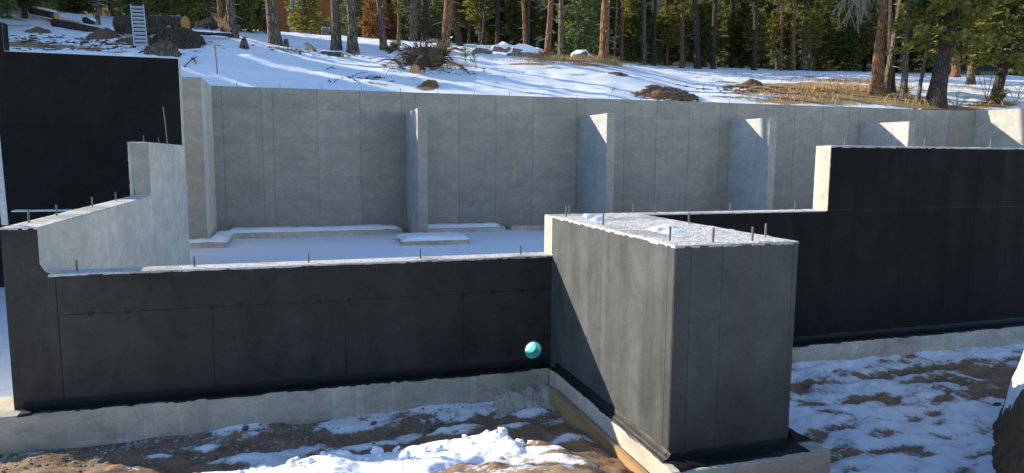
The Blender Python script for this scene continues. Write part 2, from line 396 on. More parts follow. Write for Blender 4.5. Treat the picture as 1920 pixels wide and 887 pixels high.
# ground in front of the foundation and round its left side
PY = [-60, 0, 3, 4.5, 5.2, 5.8, 6.3, 6.85, 9]; PZ = [.6, .6, .45, .16, -.06, -.25, -.34, -.31, -.30]
QY = [-60, 0, 2, 3.2, 4.2, 5.2, 6.2, 6.85, 9]; QZ = [.6, .6, .3, -.28, -.42, -.40, -.34, -.24, -.24]
def front_z(X, Y):
    a = np.interp(Y, PY, PZ); b = np.interp(Y, QY, QZ)
    t1 = np.clip((X-1.75)/.55, 0, 1); t2 = np.clip((X-2.7)/.8, 0, 1); t = .66*t1*t1*(3-2*t1)+.34*t2; z = a+(b-a)*t
    n = np.vectorize(lambda x, y: .05*fbm(x*.9, y*.9, 1)+.028*fbm(x*3.1, y*3.1, 2)+.012*fbm(x*11, y*11, 4, 3))(X, Y)
    d, _ = front_cover(X, Y)
    z = z+.10*np.clip((-.9-X)/.8, 0, 1)*np.clip((6.75-Y)*4, 0, 1)*np.clip((Y-5.2)*2, 0, 1)
    z = z+.13*np.exp(-((X-2.3)/.26)**2)*np.clip((Y-4.2)*2, 0, 1)*np.clip((6.2-Y)*2, 0, 1)
    return z + n*np.clip((7.3-Y)*.9+.25, .25, 1) + .03*np.clip((.5-d)*3, -1, 1)
FS = np.array([(-2.4,6.4,1.4,.8,1.0),(-1.4,6.3,1.2,.25,.9),(-.4,6.35,1.0,.22,.95),(.6,6.3,.8,.2,.8),(.9,6.0,.5,.25,.9),(1.9,5.8,.5,.5,1.0),(1.6,5.3,.5,.4,1.0),(2.1,4.8,.5,.6,1.0),(-.9,5.9,.8,.25,.75),
               (2.3,6.5,.4,.4,.95),(1.3,6.35,.5,.15,.8),(.15,6.0,.6,.15,.75),
               (8.6,6.0,1.6,.45,1.0),(7.2,6.45,.8,.14,.85),(7.6,5.7,1.0,.3,.8),(5.0,6.2,.5,.15,.7),(5.6,6.35,.5,.12,.8),(5.0,5.3,.35,.16,.8),(5.4,4.85,.6,.08,.75),(4.5,4.9,.4,.1,.6),(6.0,5.9,.6,.1,.6),(11.5,6.1,2,.5,.8),(15,6,3,.5,.8),(-6,9,2,2,.4)])
SNP = np.array([(*onZ(px, py, -.32).xy, rx, ry) for (px, py, rx, ry) in ((220,822,.30,.05),(450,806,.14,.05),(520,862,.40,.16),(640,800,.20,.08),(800,765,.22,.06),(760,812,.28,.10),(850,812,.25,.12),(930,760,.25,.05),(960,805,.2,.1),(1000,775,.18,.08),(300,858,.22,.05),(700,835,.3,.08),(390,838,.10,.04),(1110,800,.10,.15))])
def front_cover(X, Y):
    dx = (X[..., None]-FS[:, 0])/FS[:, 2]; dy = (Y[..., None]-FS[:, 1])/FS[:, 3]
    g = (np.exp(-(dx*dx+dy*dy))*FS[:, 4]).max(-1)
    n = np.vectorize(lambda x, y: fbm(x*1.4+y*.5, y*2.6-x*.4, 8, 5))(X, Y)
    d = g*.50 + .40 + n*.34
    n3 = np.vectorize(lambda x, y: fbm(x*2.2+y*1.2, y*5.5-x*.9, 14, 6))(X, Y)
    d = np.where(X > 3.4, g*.55+.29+n*.14+n3*.34, d); d = np.where(X < -2.9, .15+n*.3, d)
    sx = (X[..., None]-SNP[:, 0])/SNP[:, 2]; sy = (Y[..., None]-SNP[:, 1])/SNP[:, 3]
    d = d+.12*(X < 2.5)*(X > -2.9)*.4-.55*np.exp(-(sx*sx+sy*sy)).max(-1)
    near = np.clip((4.6-Y)/.8, 0, 1); d = np.maximum(d, near*.75)
    return np.clip(d, 0, 1), np.clip((-2.0-X)*2, 0, 1)*.45*(Y < 6.8)*(X > -4)
xs = sorted(set([-x for x in grow(3.2, 60, .15)] + list(np.round(np.arange(-3.2, 9.6, .028), 3)) + grow(9.58, 70, .08)))
ys = sorted(set([-60, -40, -25, -15, -8, -4, -1, 1, 2, 2.6, 3.0] + list(np.round(np.arange(3.2, 7.1, .028), 3)) + [7.15] + grow(7.15, 15.6, .12)))
sheet('ground', np.array(xs), np.array(ys), front_z, lambda x, y: (y < 7.1) | (x < -2.4), front_cover, GROUND)

# snow covered floor inside the foundation
def floor_z(X, Y):
    n = np.vectorize(lambda x, y: .03*fbm(x*.6, y*.6, 6)+.008*fbm(x*3, y*3, 2))(X, Y)
    return -.02 + n
sheet('pit_floor', np.arange(-14, 26, .25), np.arange(7.2, 21.3, .25), floor_z, lambda x, y: (x > -2.4) | (y > 15.5), lambda X, Y: (X*0+.05, X*0), GROUND)

# ------------------------------------------------------------------ foundation walls
def prismY(poly, y0, y1):
    n = len(poly); m = MB()
    m.v = [(x, y0, z) for x, z in poly]+[(x, y1, z) for x, z in poly]
    m.f = [tuple(range(n)), tuple(range(2*n-1, n-1, -1))]+[(i, i+n, (i+1) % n+n, (i+1) % n) for i in range(n)]
    return m
def topcap(x0, x1, y0, y1, z, parent, mat=None, name='rough_top', step=.045, amp=.006):
    """uneven trowelled top of a wall: a thin slab whose surface and edges wander"""
    nx = max(2, min(500, int((x1-x0)/step))); ny = max(2, min(320, int((y1-y0)/step))); m = MB()
    for j in range(ny+1):
        for i in range(nx+1):
            x = lerp(x0, x1, i/nx); y = lerp(y0, y1, j/ny)
            ex = (-1 if i == 0 else 1 if i == nx else 0); ey = (-1 if j == 0 else 1 if j == ny else 0)
            e = .006*fbm(x*14, y*14, 3, 3)+.004
            zz = z+.004+amp*fbm(x*9, y*9, 1, 4) - (.006 if ex or ey else 0)
            m.v.append((x+ex*e, y+ey*e, zz))
    for j in range(ny):
        for i in range(nx):
            a = j*(nx+1)+i; m.f.append((a, a+1, a+nx+2, a+nx+1))
    rim = [i for i in range(nx+1)]+[j*(nx+1)+nx for j in range(1, ny+1)]+[ny*(nx+1)+i for i in range(nx-1, -1, -1)]+[j*(nx+1) for j in range(ny-1, 0, -1)]
    b = len(m.v)
    for r in rim: v = m.v[r]; m.v.append((v[0], v[1], z-.016-.008*random.random()))
    k = len(rim)
    for i in range(k): m.f.append((rim[i], b+i, b+(i+1) % k, rim[(i+1) % k]))
    return m.build(name, mat or C_TOP, parent)
def panel(axis, at, a0, a1, z0, z1, mat, parent, side=-1, d=.005, gap=.004, name='form_panel', hole=False):
    """the face left by one form panel, standing d proud of the wall; the joints are the gaps between"""
    m = MB(); lo, hi = (at-d, at) if side < 0 else (at, at+d)
    if axis == 'y': m.box(a0+gap, a1-gap, lo, hi, z0+gap, z1-gap)
    else: m.box(lo, hi, a0+gap, a1-gap, z0+gap, z1-gap)
    o = m.build(name, mat, parent)
    return o
def backing(axis, at, a0, a1, z0, z1, parent, side=-1, mat=None):
    m = MB(); lo, hi = (at-.002, at) if side < 0 else (at, at+.002)
    if axis == 'y': m.box(a0, a1, lo, hi, z0, z1)
    else: m.box(lo, hi, a0, a1, z0, z1)
    return m.build('coating', mat or TAR, parent)
bolt_me = None
def bolt(x, y, z, parent, h=.10, lean=None):
    global bolt_me
    if bolt_me is None:
        m = MB(); m.tube([(0, 0, -.05), (0, 0, .098), (0, 0, .10)], [.0085, .0085, .007], 8)
        for k in range(9): m.tube([(0, 0, .02+k*.008), (0, 0, .024+k*.008)], [.0098, .0098], 8)
        o = m.build('anchor_bolt', STEEL); bolt_me = o.data; bpy.data.objects.remove(o)
    o = bpy.data.objects.new('anchor_bolt', bolt_me); col.objects.link(o); o.parent = parent
    o.location = Vector((x, y, z))-wloc(parent); o.scale = (1, 1, h/.10)
    o.rotation_euler = (random.uniform(-.05, .05), random.uniform(-.05, .05), random.uniform(0, 6))
    return o
def boolean_cut(o, cutter):
    md = o.modifiers.new('cut', 'BOOLEAN'); md.object = cutter; md.solver = 'EXACT'
    dg = bpy.context.evaluated_depsgraph_get(); me = bpy.data.meshes.new_from_object(o.evaluated_get(dg)); o.modifiers.clear()
    old = o.data; o.data = me; me.name = old.name
    return o
def footing(x0, x1, y0, y1, z0, z1, parent, mat=C_FOOT, axis='x', name='footing'):
    """a poured footing with slightly wavy hand-set faces"""
    m = MB(); n = max(4, int(max(x1-x0, y1-y0)/.12)); ring = []
    for i in range(n+1):
        t = i/n
        if axis == 'x':
            x = lerp(x0, x1, t); w1 = .012*fbm(x*2.2, 1, 5, 3); w2 = .008*fbm(x*3, 4, 5, 3)
            m.v += [(x, y0+w1, z0), (x, y0+w2+.006, z1-.012), (x, y0+.02+w2, z1+.003*fbm(x*5, 2, 2)), (x, y1, z1), (x, y1, z0)]
        else:
            y = lerp(y0, y1, t); w1 = .012*fbm(y*2.2, 1, 5, 3); w2 = .008*fbm(y*3, 4, 5, 3)
            m.v += [(x0+w1, y, z0), (x0+w2+.006, y, z1-.012), (x0+.02+w2, y, z1+.003*fbm(y*5, 2, 2)), (x1, y, z1), (x1, y, z0)]
    for i in range(n):
        for k in range(4):
            a = i*5+k; q = (a, a+5, a+6, a+1); m.f.append(q if axis == 'x' else q[::-1])
    m.f.append((0, 1, 2, 3, 4) if axis == 'x' else (4, 3, 2, 1, 0)); b = n*5; m.f.append((b+4, b+3, b+2, b+1, b) if axis == 'x' else (b, b+1, b+2, b+3, b+4))
    return m.build(name, mat, parent)
def cove(p0, p1, out, width, parent, ragged=.03, name='tar_cove', z=.0, hi=.07):
    """tar smeared from the wall foot over the footing top, with a ragged outer edge"""
    p0 = Vector(p0); p1 = Vector(p1); out = Vector(out); n = int((p1-p0).length/.022); m = MB()
    for i in range(n+1):
        p = p0.lerp(p1, i/n); s = i*.022
        e = min(width+.025, width+ragged*fbm(s*5, 1.7, 2, 6)+.4*ragged*fbm(s*23, 3, 1, 3))
        h = hi+.012*fbm(s*4, 9, 1)
        for (d, zz) in ((.006, h), (.03, h*.45), (.075, .016), (e*.75, .012), (e, .010), (e+.003, -.004)):
            q = p+out*d; m.v.append((q.x, q.y, z+zz+(.004*fbm(s*9, d*30, 2) if d > .05 and zz > 0 else 0)))
    for i in range(n):
        for k in range(5): a = i*6+k; m.f.append((a, a+6, a+7, a+1))
    return m.build(name, TAR, parent, smooth=True)

# low front wall with its high left corner and the teal sleeve through it
W = empty('foundation_wall', (0, YF+.12, 0), 'low black coated front wall with raised left corner and teal pipe through it', 'wall')
body = prismY([(X0, -.01), (XP, -.01), (XP, HF), (XN+.10, HF), (XN+.035, HF+.03), (XN, HF+.10), (XN, HP), (X0, HP)], YF, YF+TH).build('wall_body', C_PALE, W)
PX, PZ_, PR = 2.42, .172, .098
cm = MB().tube([(PX, YF-.3, PZ_), (PX, YF+.6, PZ_)], PR+.006, 32).build('cutter', None)
boolean_cut(body, cm)
cp = prismY([(X0+.001, 0), (-2.115, 0), (-2.115, HF-.012), (XN+.10, HF-.012), (XN+.03, HF+.03), (XN-.006, HF+.10), (XN-.006, HP-.01), (X0+.001, HP-.01)], YF-.005, YF)
cp.build('form_panel', BLACK, W)
for a, b in ((-2.11, -.83), (-.83, .41), (.41, 1.63), (1.63, XP-.006)):
    o = panel('y', YF, a, b, 0, .845, BLACK, W)
    if b > 2: boolean_cut(o, cm)
panel('y', YF, -2.11, XP-.006, .845, HF-.008, BLACK, W)
bk = backing('y', YF, X0+.01, XP-.004, 0, HF-.014, W); boolean_cut(bk, cm)
backing('y', YF, X0+.01, XN-.012, HF-.014, HP-.012, W)
bpy.data.objects.remove(cm)
for x in (-1.85, -1.55, -.83, -.58, .16, .45, 1.63, 1.95, 2.3):
    m = MB(); z = .845+random.uniform(-.006, .006); s = .022
    m.box(x-s, x+s, YF-.0085, YF-.0045, z-s*.9, z+s*.9); m.build('form_tie', TAR, W)
topcap(XN+.06, XP-.002, YF-.003, YF+TH, HF, W); topcap(X0, XN, YF-.003, YF+TH-.002, HP, W)
footing(-2.78, 2.54, 6.845, 7.42, -.34, 0, W)
cove((-2.42, YF, 0), (2.60, YF, 0), (0, -1, 0), .172, W, .05)
for x in (-1.97, -.98, .07, 1.2, 2.31): bolt(x, 7.15, HF, W, .105)
sl = MB(); n = 40
for i in range(n):
    t = 2*math.pi*i/n; c, s = math.cos(t), math.sin(t)
    for (y, r) in ((YF-.012+.012*fbm(c*2, s*2, 4), PR), (YF+TH+.03, PR), (YF+TH+.03, PR-.006), (YF-.012+.012*fbm(c*2, s*2, 4), PR-.006)): sl.v.append((PX+r*c, y, PZ_+r*s))
for i in range(n):
    j = (i+1) % n
    for k in range(4): sl.f.append((i*4+k, i*4+(k+1) % 4, j*4+(k+1) % 4, j*4+k))
sl.build('pipe_sleeve', TEAL, W, smooth=False)

# projecting block
W = empty('foundation_block', ((XP+XPR)/2, (YP+YF)/2, 0), 'big black coated concrete block projecting from the wall, bolts on its top', 'concrete block')
MB().box(XP, XPR, YP, YF-.001, -.01, HP).build('block_body', C_PALE, W)
for a, b in ((YP, 4.553), (4.553, 5.744), (5.744, YF-.008)): panel('x', XP, a, b, 0, HP-.008, GREYC, W, gap=.0025, d=.004)
for a, b in ((XP, 2.776), (2.776, 3.042), (3.042, 3.682), (3.682, XPR)): panel('y', YP, a, b, 0, HP-.008, GREYC, W, gap=.0012, d=.004)
for a, b in ((YP, 5.744), (5.744, YF-.008)): panel('x', XPR, a, b, 0, HP-.008, GREYC, W, side=1)
backing('x', XP, YP+.002, YF-.004, 0, HP-.012, W); backing('y', YP, XP+.002, XPR-.002, 0, HP-.012, W); backing('x', XPR, YP+.002, YF-.004, 0, HP-.012, W, 1)
topcap(XP, XPR, YP, YF+.0, HP, W, step=.03, amp=.008)
footing(2.545, 3.95, 4.24, 6.84, -.36, -.001, W, axis='y')
m = MB(); n = 50
for i in range(n+1):
    x = lerp(2.545, 3.952, i/n); wv = .008*fbm(x*4, 3, 3, 3)
    m.v += [(x, 4.228+wv, -.36), (x, 4.232+wv*.6, -.012), (x, 4.25, .002), (x, 4.30, .0025)]
for i in range(n):
    for k in range(3): a = i*4+k; m.f.append((a, a+4, a+5, a+1))
m.build('footing_face', C_FOOT, W)
cove((XP, YF-.2, 0), (XP, YP-.05, 0), (-1, 0, 0), .070, W, .022)
cove((XP-.03, YP, 0), (XPR+.05, YP, 0), (0, -1, 0), .205, W, .022, hi=.05)
cove((XPR, YP-.03, 0), (XPR, YF, 0), (1, 0, 0), .215, W, .01, hi=.09)
for x, y in ((2.76, 6.95), (2.88, 7.20), (2.74, 5.95), (3.63, 5.9), (2.74, 4.72), (3.02, 4.56), (3.36, 4.54), (3.64, 4.75)):
    if y < YF: bolt(x, y, HP, W, .115)

# right front wall: low stretch, then a step up
W = empty('foundation_wall', (12, YF+.12, 0), 'long black coated front wall stepping up beside the block, right of it', 'wall')
prismY([(XP, -.01), (26, -.01), (26, HR), (XR, HR), (XR, HP), (XP, HP), (XP, HF+.002), (XP+.002, HF), (XP+.002, 0)], YF, YF+TH).build('wall_body', C_PALE, W)
xs_ = [XPR+.001, 3.82, 5.04, 6.26]
for a, b in zip(xs_, xs_[1:]): panel('y', YF, a, b, 0, HP-.008, JET, W)
xr = [6.26+1.22*k for k in range(17)]; xr[-1] = 25.99
for i, (a, b) in enumerate(zip(xr, xr[1:])):
    panel('y', YF, a, b, 0, 1.655, JET, W); panel('y', YF, XR+.004 if i == 0 else a, b, 1.655, HR-.008, JET, W)
backing('y', YF, XPR+.004, 25.98, 0, HP-.012, W); backing('y', YF, XR+.006, 25.98, HP-.012, HR-.012, W)
def ragged_face(x, y0, y1, z0, z1, mat, parent, name='end_face'):
    m = MB(); n = 40
    for i in range(n+1):
        z = lerp(z0, z1, i/n); e = .010*fbm(z*12, 3, 3, 4)
        m.v += [(x+.002, y0-.004-abs(e), z), (x-.006, y0-.003-abs(e)*.8, z), (x-.008, (y0+y1)/2, z), (x-.006, y1+.5*e, z), (x+.002, y1+.5*e, z)]
    for i in range(n):
        for k in range(4): a = i*5+k; m.f.append((a, a+1, a+6, a+5))
    m.f += [(4, 3, 2, 1, 0), tuple(n*5+k for k in range(5))]
    return m.build(name, mat, parent)
ragged_face(XP, YF+.006, YF+TH, HF+.012, HP-.004, C_BEIGE, W)
ragged_face(XR, YF+.002, YF+TH, HP+.012, HR-.004, C_BEIGE, W)
topcap(XP+.004, XR, YF+.004, YF+TH, HP+.001, W); topcap(XR, 26, YF-.003, YF+TH, HR, W, step=.06)
footing(3.955, 26.2, 6.83, 7.42, -.40, -.002, W); cove((XPR+.20, YF, 0), (26, YF, 0), (0, -1, 0), .180, W, .05)
for x in (2.88, 3.67, 3.95, 4.96, 5.9): bolt(x, 7.15, HP, W, .11)
for px, py in ((1584, 273), (1733, 274), (1857, 276)): q = onZ(px, py, HR); bolt(onY(px, py, 7.15).x, 7.15, HR, W, .115)

# return wall along the left side
W = empty('foundation_wall', (-2.36, 11, 0), 'pale bare concrete left return wall stepping up towards the black wall', 'wall')
m = MB(); ya, yb, ys_ = YF+TH+.001, YK-.001, 12.02
poly = [(ya, -.1), (yb, -.1), (yb, 2.48), (ys_, 2.48), (ys_, HP), (ya, HP)]
n = len(poly); m.v = [(X0, y, z) for y, z in poly]+[(XN, y, z) for y, z in poly]
m.f = [tuple(range(n-1, -1, -1)), tuple(range(n, 2*n))]+[(i, (i+1) % n, (i+1) % n+n, i+n) for i in range(n)]
m.build('wall_body', C_PALE, W)
yj = [ya, 7.42, 8.56, 9.83, 11.06, 11.75, 12.02, 13.1, 14.28, 14.98, yb]
for a, b in zip(yj, yj[1:]):
    panel('x', XN, a, b, 0, HP-.006, C_PALE, W, side=1, gap=.003)
    if a >= ys_-.001: panel('x', XN, a, b, HP, 2.475, C_PALE, W, side=1, gap=.003)
panel('y', ys_, X0+.02, XN, HP+.01, 2.474, C_BACK, W, name='end_face')
m = MB()
for i in range(31):
    z = lerp(HP, 2.475, i/30); e = .012*fbm(z*11, 2, 7, 4)
    m.v += [(X0-.012-e, ys_-.008, z), (X0+.024+.6*e, ys_-.009, z), (X0+.024+.6*e, ys_+.01, z), (X0-.012-e, ys_+.05, z)]
for i in range(30):
    for k in range(4): a = i*4+k; b = i*4+(k+1) % 4; m.f.append((a, b, b+4, a+4))
m.build('ragged_edge', C_BEIGE, W)
topcap(X0, XN, ya, ys_-.006, HP, W); topcap(X0, XN, ys_, yb, 2.48, W)
for y in (7.45, 8.23, 9.55, 10.69, 11.85): bolt(-2.42, y, HP, W, .12)
for y in (12.6, 13.9): bolt(-2.40, y, 2.48, W, .12)

# tall black wing wall
W = empty('foundation_wall', (-8, YK+.12, 0), 'tall matt black wall of the left wing below the log pile', 'wall')
prismY([(-14, -.4), (XL-.012, -.4), (XL-.012, HB), (-5.2, HB), (-5.2, 4.72), (-14, 4.72)], YK, YK+TH).build('wall_body', C_PALE, W)
for a, b in ((-14, -12.44), (-12.44, -9.99), (-9.99, -7.55), (-7.55, -5.2), (-5.2, -2.56), (-2.56, XL-.016)):
    panel('y', YK, a, b, -.35, (4.715 if b < -5.1 else HB-.006), JET, W, gap=.002)
backing('y', YK, -14, XL-.02, -.35, HB-.012, W, mat=JET); backing('y', YK, -14, -5.21, HB-.012, 4.71, W, mat=JET)
panel('x', -5.2, YK+.002, YK+TH, HB+.001, 4.715, JET, W, side=1, gap=.001, name='end_face')
MB().box(-14, -5.2, YK, YK+TH, 4.721, 4.73).build('top_coat', JET, W)
panel('x', XL-.012, YK, YK+TH, 2.49, HB-.004, C_PALE, W, side=1, gap=.001, name='end_face')
MB().box(-14, XN-.3, YK-.26, YK-.006, 1.0, 1.195).build('ledge', JET, W)
m = MB()
for i in range(80):
    x = lerp(-5.2, XN-.4, i/79); e = .012*fbm(x*3, 1, 2)
    m.v += [(x, YK-.25+e, 1.197), (x, YK-.24+e, 1.215+e*.4), (x, YK-.02, 1.222+e), (x, YK-.007, 1.197)]
for i in range(79):
    for k in range(3): a = i*4+k; m.f.append((a, a+4, a+5, a+1))
tag(m.build('snow_strip', SNOWC), 'thin strip of snow lying on the ledge of the tall black wall', 'snow')

# wing inner wall and the return to the back wall
W = empty('foundation_wall', (-2.4, 20, 0), 'grey concrete wall corner behind the tall black wall, beside the back wall', 'wall')
YWB = 18.95; XC = -2.26
MB().box(-14, XC, YWB, YWB+TH, -.1, HB-.003).build('wall_body', C_BACK, W)
MB().box(XC-TH, XC-.001, YWB+TH+.001, YB+TH, -.1, HB-.003).build('side_wall', C_PALE, W)
panel('y', YWB, XC-.62, XC, .1, 3.62, C_BACK, W); panel('y', YWB, XC-.62, XC, 3.62, HB-.01, C_BACK, W)
panel('y', YWB, XC-1.84, XC-.62, .1, 3.62, C_BACK, W); panel('y', YWB, XC-1.84, XC-.62, 3.62, HB-.01, C_BACK, W)
for a, b in ((YWB, 19.75), (19.75, YB-.01)): panel('x', XC, a, b, .1, HB-.01, C_PALE, W, side=1)
footing(-14, XC+.45, YWB-.45, YWB-.01, -.15, .13, W)
MB().box(XC+.006, XC+.45, YWB, YB-.5, -.15, .128).build('footing', C_FOOT, W)

# tall back wall, form panel by form panel
W = empty('foundation_wall', (11, YB+.12, 0), 'tall grey concrete back wall with form panel joints below the snowy hill', 'wall')
MB().box(XC+.001, 26, YB, YB+TH, -.1, HB).build('wall_body', C_BACK, W)
bj = [XC, -2.0, -.96, -.66, .56, 1.78, 3.0, 3.42, 4.77, 5.96, 7.18, 8.69, 9.0, 10.4, 11.6, 12.84, 14.06, 14.72, 15.94, 17.16, 18.38, 19.6, 20.0, 20.76, 21.98, 23.2, 24.4, 25.74]
for a, b in zip(bj, bj[1:]):
    panel('y', YB, a, b, .1, 3.62, C_BACK, W, gap=.007, d=.012); panel('y', YB, a, b, 3.62, HB-.004, C_BACK, W, gap=.007, d=.012)
for k in range(23):
    x = -1.6+1.15*k
    bolt(x, YB+.14, HB, W, .13)
for k in range(1): MB().box(6.56, 6.585, YB-.0145, YB-.0125, 1.42, 2.19).build('paint_mark', YEL, W)
for a, b in ((-1.95, 2.9), (3.6, 6.1), (6.3, 25.7)): footing(a, b, YB-.62, YB-.01, -.15, .14, W)
# snow lying on that footing
def snow_lump(name, x0, x1, y0, y1, z, h, label, cat='snow', step=.08, mat=None, edge=.12, sd=0):
    nx = max(8, int((x1-x0)/step)); ny = max(5, int((y1-y0)/step)); m = MB()
    for j in range(ny+1):
        for i in range(nx+1):
            x = lerp(x0, x1, i/nx); y = lerp(y0, y1, j/ny)
            d = min(x-x0, x1-x, y-y0, y1-y)+.04*fbm(x*3+sd, y*3, 2, 3)
            t = sstep(0, edge, d); xx = x+.03*fbm(x*2, y*2, 7+sd)*(1 if i in (0, nx) or j in (0, ny) else 0)
            m.v.append((xx, y, z+(h+.3*h*fbm(x*1.7, y*1.7, sd, 3))*t-.006*(1-t)))
    for j in range(ny):
        for i in range(nx): a = j*(nx+1)+i; m.f.append((a, a+1, a+nx+2, a+nx+1))
    return tag(setloc(m.build(name, mat or SNOWC, smooth=True), ((x0+x1)/2, (y0+y1)/2, z)), label, cat)
snow_lump('snow_strip', -1.98, 2.85, YB-.64, YB-.012, .135, .10, 'strip of snow on the back wall footing, left of the first buttress')
snow_lump('snow_strip', 3.45, 6.0, YB-.64, YB-.012, .135, .09, 'strip of snow on the back wall footing, right of the first buttress')
snow_lump('snow_patch', -3.6, XC+.5, YWB-.48, YWB-.012, .125, .07, 'snow on the footing of the grey wall corner')
snow_lump('snow_patch', XC+.01, XC+.48, YWB+.0, YB-.5, .125, .10, 'snow heaped along the pale side of the wall corner')
# buttresses
for k, (x, nm) in enumerate(((3.14, 'first grey concrete buttress from the pale return wall, with a snowy pad at its foot'), (8.77, 'second concrete buttress from the pale return wall, on the back wall'),
                             (14.47, 'third concrete buttress from the pale return wall, on the back wall'), (20.13, 'fourth concrete buttress from the pale return wall, on the back wall'))):
    W = empty('buttress', (x+.12, 20, 0), nm, 'buttress', 'buttresses along the back wall')
    MB().box(x, x+.25, 18.93, YB-.007, -.1, 3.585).build('buttress_body', C_BACK, W)
    panel('x', x, 18.94, 19.62, .05, 3.58, C_FIN, W); panel('x', x, 19.62, YB-.02, .05, 3.58, C_FIN, W)
    m = MB()
    for i in range(61):
        z = lerp(0, 3.58, i/60); e = .012*fbm(z*9, k*3, 1, 4); g = .012*fbm(z*9, k*3, 8, 4)
        m.v += [(x-.007-abs(e)*.4, 18.935, z), (x-.006, 18.922+e*.3, z), (x+.256+g, 18.922, z), (x+.256+g*.5, 18.94, z)]
    for i in range(60):
        for q in range(3): a = i*4+q; m.f.append((a, a+1, a+5, a+4))
    m.build('front_face', C_BACK, W)
    topcap(x, x+.25, 18.93, YB-.02, 3.587, W)
    MB().box(x-.62, x+1.15, 17.75, 18.92, -.15, .10).build('footing_pad', C_FOOT, W)
snow_lump('snow_patch', 2.5, 4.32, 17.74, 18.91, .098, .10, 'slab of snow on the pad at the foot of the first buttress')
# right side wall
W = empty('foundation_wall', (XSIDE+.12, 14, 0), 'pale side wall at the right end of the back wall, crossed by a diagonal shadow', 'wall')
MB().box(XSIDE, XSIDE+TH-.005, YF+TH+.001, YB-.001, -.1, HB-.002).build('wall_body', C_SIDE, W)
ysd = [YB-.01-1.22*k for k in range(12)]
for a, b in zip(ysd[1:], ysd): panel('x', XSIDE, a, b, .1, 3.62, C_SIDE, W); panel('x', XSIDE, a, b, 3.62, HB-.006, C_SIDE, W)

# ------------------------------------------------------------------ trench in front
fz = lambda x, y: float(front_z(np.array([[x]]), np.array([[y]]))[0, 0])
# long form board left along the block's footing
def board(name, x0, x1, y0, y1, z0, z1, label, cat):
    m = MB(); n = 40
    for i in range(n+1):
        y = lerp(y0, y1, i/n); b = .012*math.sin(i/n*3.1)+.004*fbm(y*3, 1, 1)
        m.v += [(x0+b, y, z0), (x0+b, y, z1+.004*fbm(y*4, 2, 3)), (x1+b, y, z1+.004*fbm(y*4, 2, 3)), (x1+b, y, z0)]
    for i in range(n):
        for k in range(4): a = i*4+k; c = i*4+(k+1) % 4; m.f.append((a, c, c+4, a+4))
    m.f += [(3, 2, 1, 0), tuple(n*4+k for k in range(4))]
    o = m.build(name, LUMBER); return tag(setloc(o, ((x0+x1)/2, (y0+y1)/2, z0)), label, cat)
board('form_board', 2.475, 2.515, 3.9, 6.62, -.40, -.135, "long wooden form board beside the footing of the projecting block", 'board')

# ploughed ridge of dirty snow
CR = [(-1.6, -.14), (-.95, -.05), (-.64, .00), (-.21, .055), (.0, .085), (.18, .10), (.35, .055), (.64, .06), (.86, .085), (1.2, .10), (1.45, .125), (1.53, .09), (1.66, -.10), (1.8, -.22), (2.2, -.25)]
m = MB(); nx, ny = 230, 90
for j in range(ny+1):
    for i in range(nx+1):
        x = lerp(-1.7, 2.0, i/nx); y = lerp(4.0, 5.62, j/ny)
        c = float(np.interp(x, [a for a, b in CR], [b for a, b in CR]))-.005
        yy = 5.1+.06*fbm(x*2.3, 1, 4)
        prof = c-1.25*max(0, y-yy)**1.15*1.6 if y > yy else c+.20*min(yy-y, .5)-.5*max(0, yy-y-.6)
        lump = .024*abs(fbm(x*4.5, y*4.5, 2, 3))+.016*abs(fbm(x*11, y*11, 5, 3))-.012
        clod = .05*max(0, .32-noise.voronoi(Vector((x*5, y*5, 1)))[0][0])*(1.4 if fbm(x*1.2, y*1.2, 30) > 0 else .4)*2
        m.v.append((x, y, prof+lump*sstep(-.25, .0, c)+clod))
for j in range(ny):
    for i in range(nx): a = j*(nx+1)+i; m.f.append((a, a+1, a+nx+2, a+nx+1))
tag(setloc(m.build('snow_ridge', SNOWM, smooth=True), (.2, 5, -.2)), 'lumpy sunlit ridge of dirty snow in front of the low wall', 'snow bank')
def rock_mesh(seed, sub=2, rough=.35, flat=.7):
    bm = bmesh.new(); bmesh.ops.create_icosphere(bm, subdivisions=sub, radius=1)
    for v in bm.verts:
        d = 1+rough*fbm(v.co.x*1.3+seed*7, v.co.y*1.3, v.co.z*1.3, 3)+.12*fbm(v.co.x*4+seed, v.co.y*4, v.co.z*4, 2)
        v.co = Vector((v.co.x*d, v.co.y*d*.85, v.co.z*d*flat))
    me = bpy.data.meshes.new('rock'); bm.to_mesh(me); bm.free(); return me
ROCKS = [rock_mesh(i, 2) for i in range(7)]
# loose clods of snow along the ridge (one uncountable scatter)
def scatter(name, items, meshes, mat, label, cat, smooth=False):
    m = MB()
    for (x, y, z, s, k) in items:
        me = meshes[k % len(meshes)]; rot = Matrix.Rotation(random.uniform(0, 6.28), 3, 'Z') @ Matrix.Rotation(random.uniform(-.5, .5), 3, 'X')
        m.add([Vector((x, y, z))+rot@(v.co*s) for v in me.vertices], [tuple(p.vertices) for p in me.polygons])
    o = m.build(name, mat, smooth=smooth); return tag(o, label, cat, kind='stuff')
SMALL = [rock_mesh(20+i, 1, .4, .6) for i in range(6)]
CLODS = [rock_mesh(40+i, 3, .5, .6) for i in range(6)]
its = []
for k in range(60):
    x = random.uniform(-1.1, 1.75); y = random.gauss(5.08, .16)
    c = float(np.interp(x, [a for a, b in CR], [b for a, b in CR])); 
    zz = c-2.0*max(0, y-5.1)**1.15 if y > 5.1 else c+.20*min(5.1-y, .5)
    its.append((x, y, max(zz, fz(x, y))+.005, random.choice([.012, .015, .02, .03, .045]), k))
scatter('snow_clods', its, CLODS, SNOWM, 'loose clods of snow scattered over the snow ridge', 'snow', True)
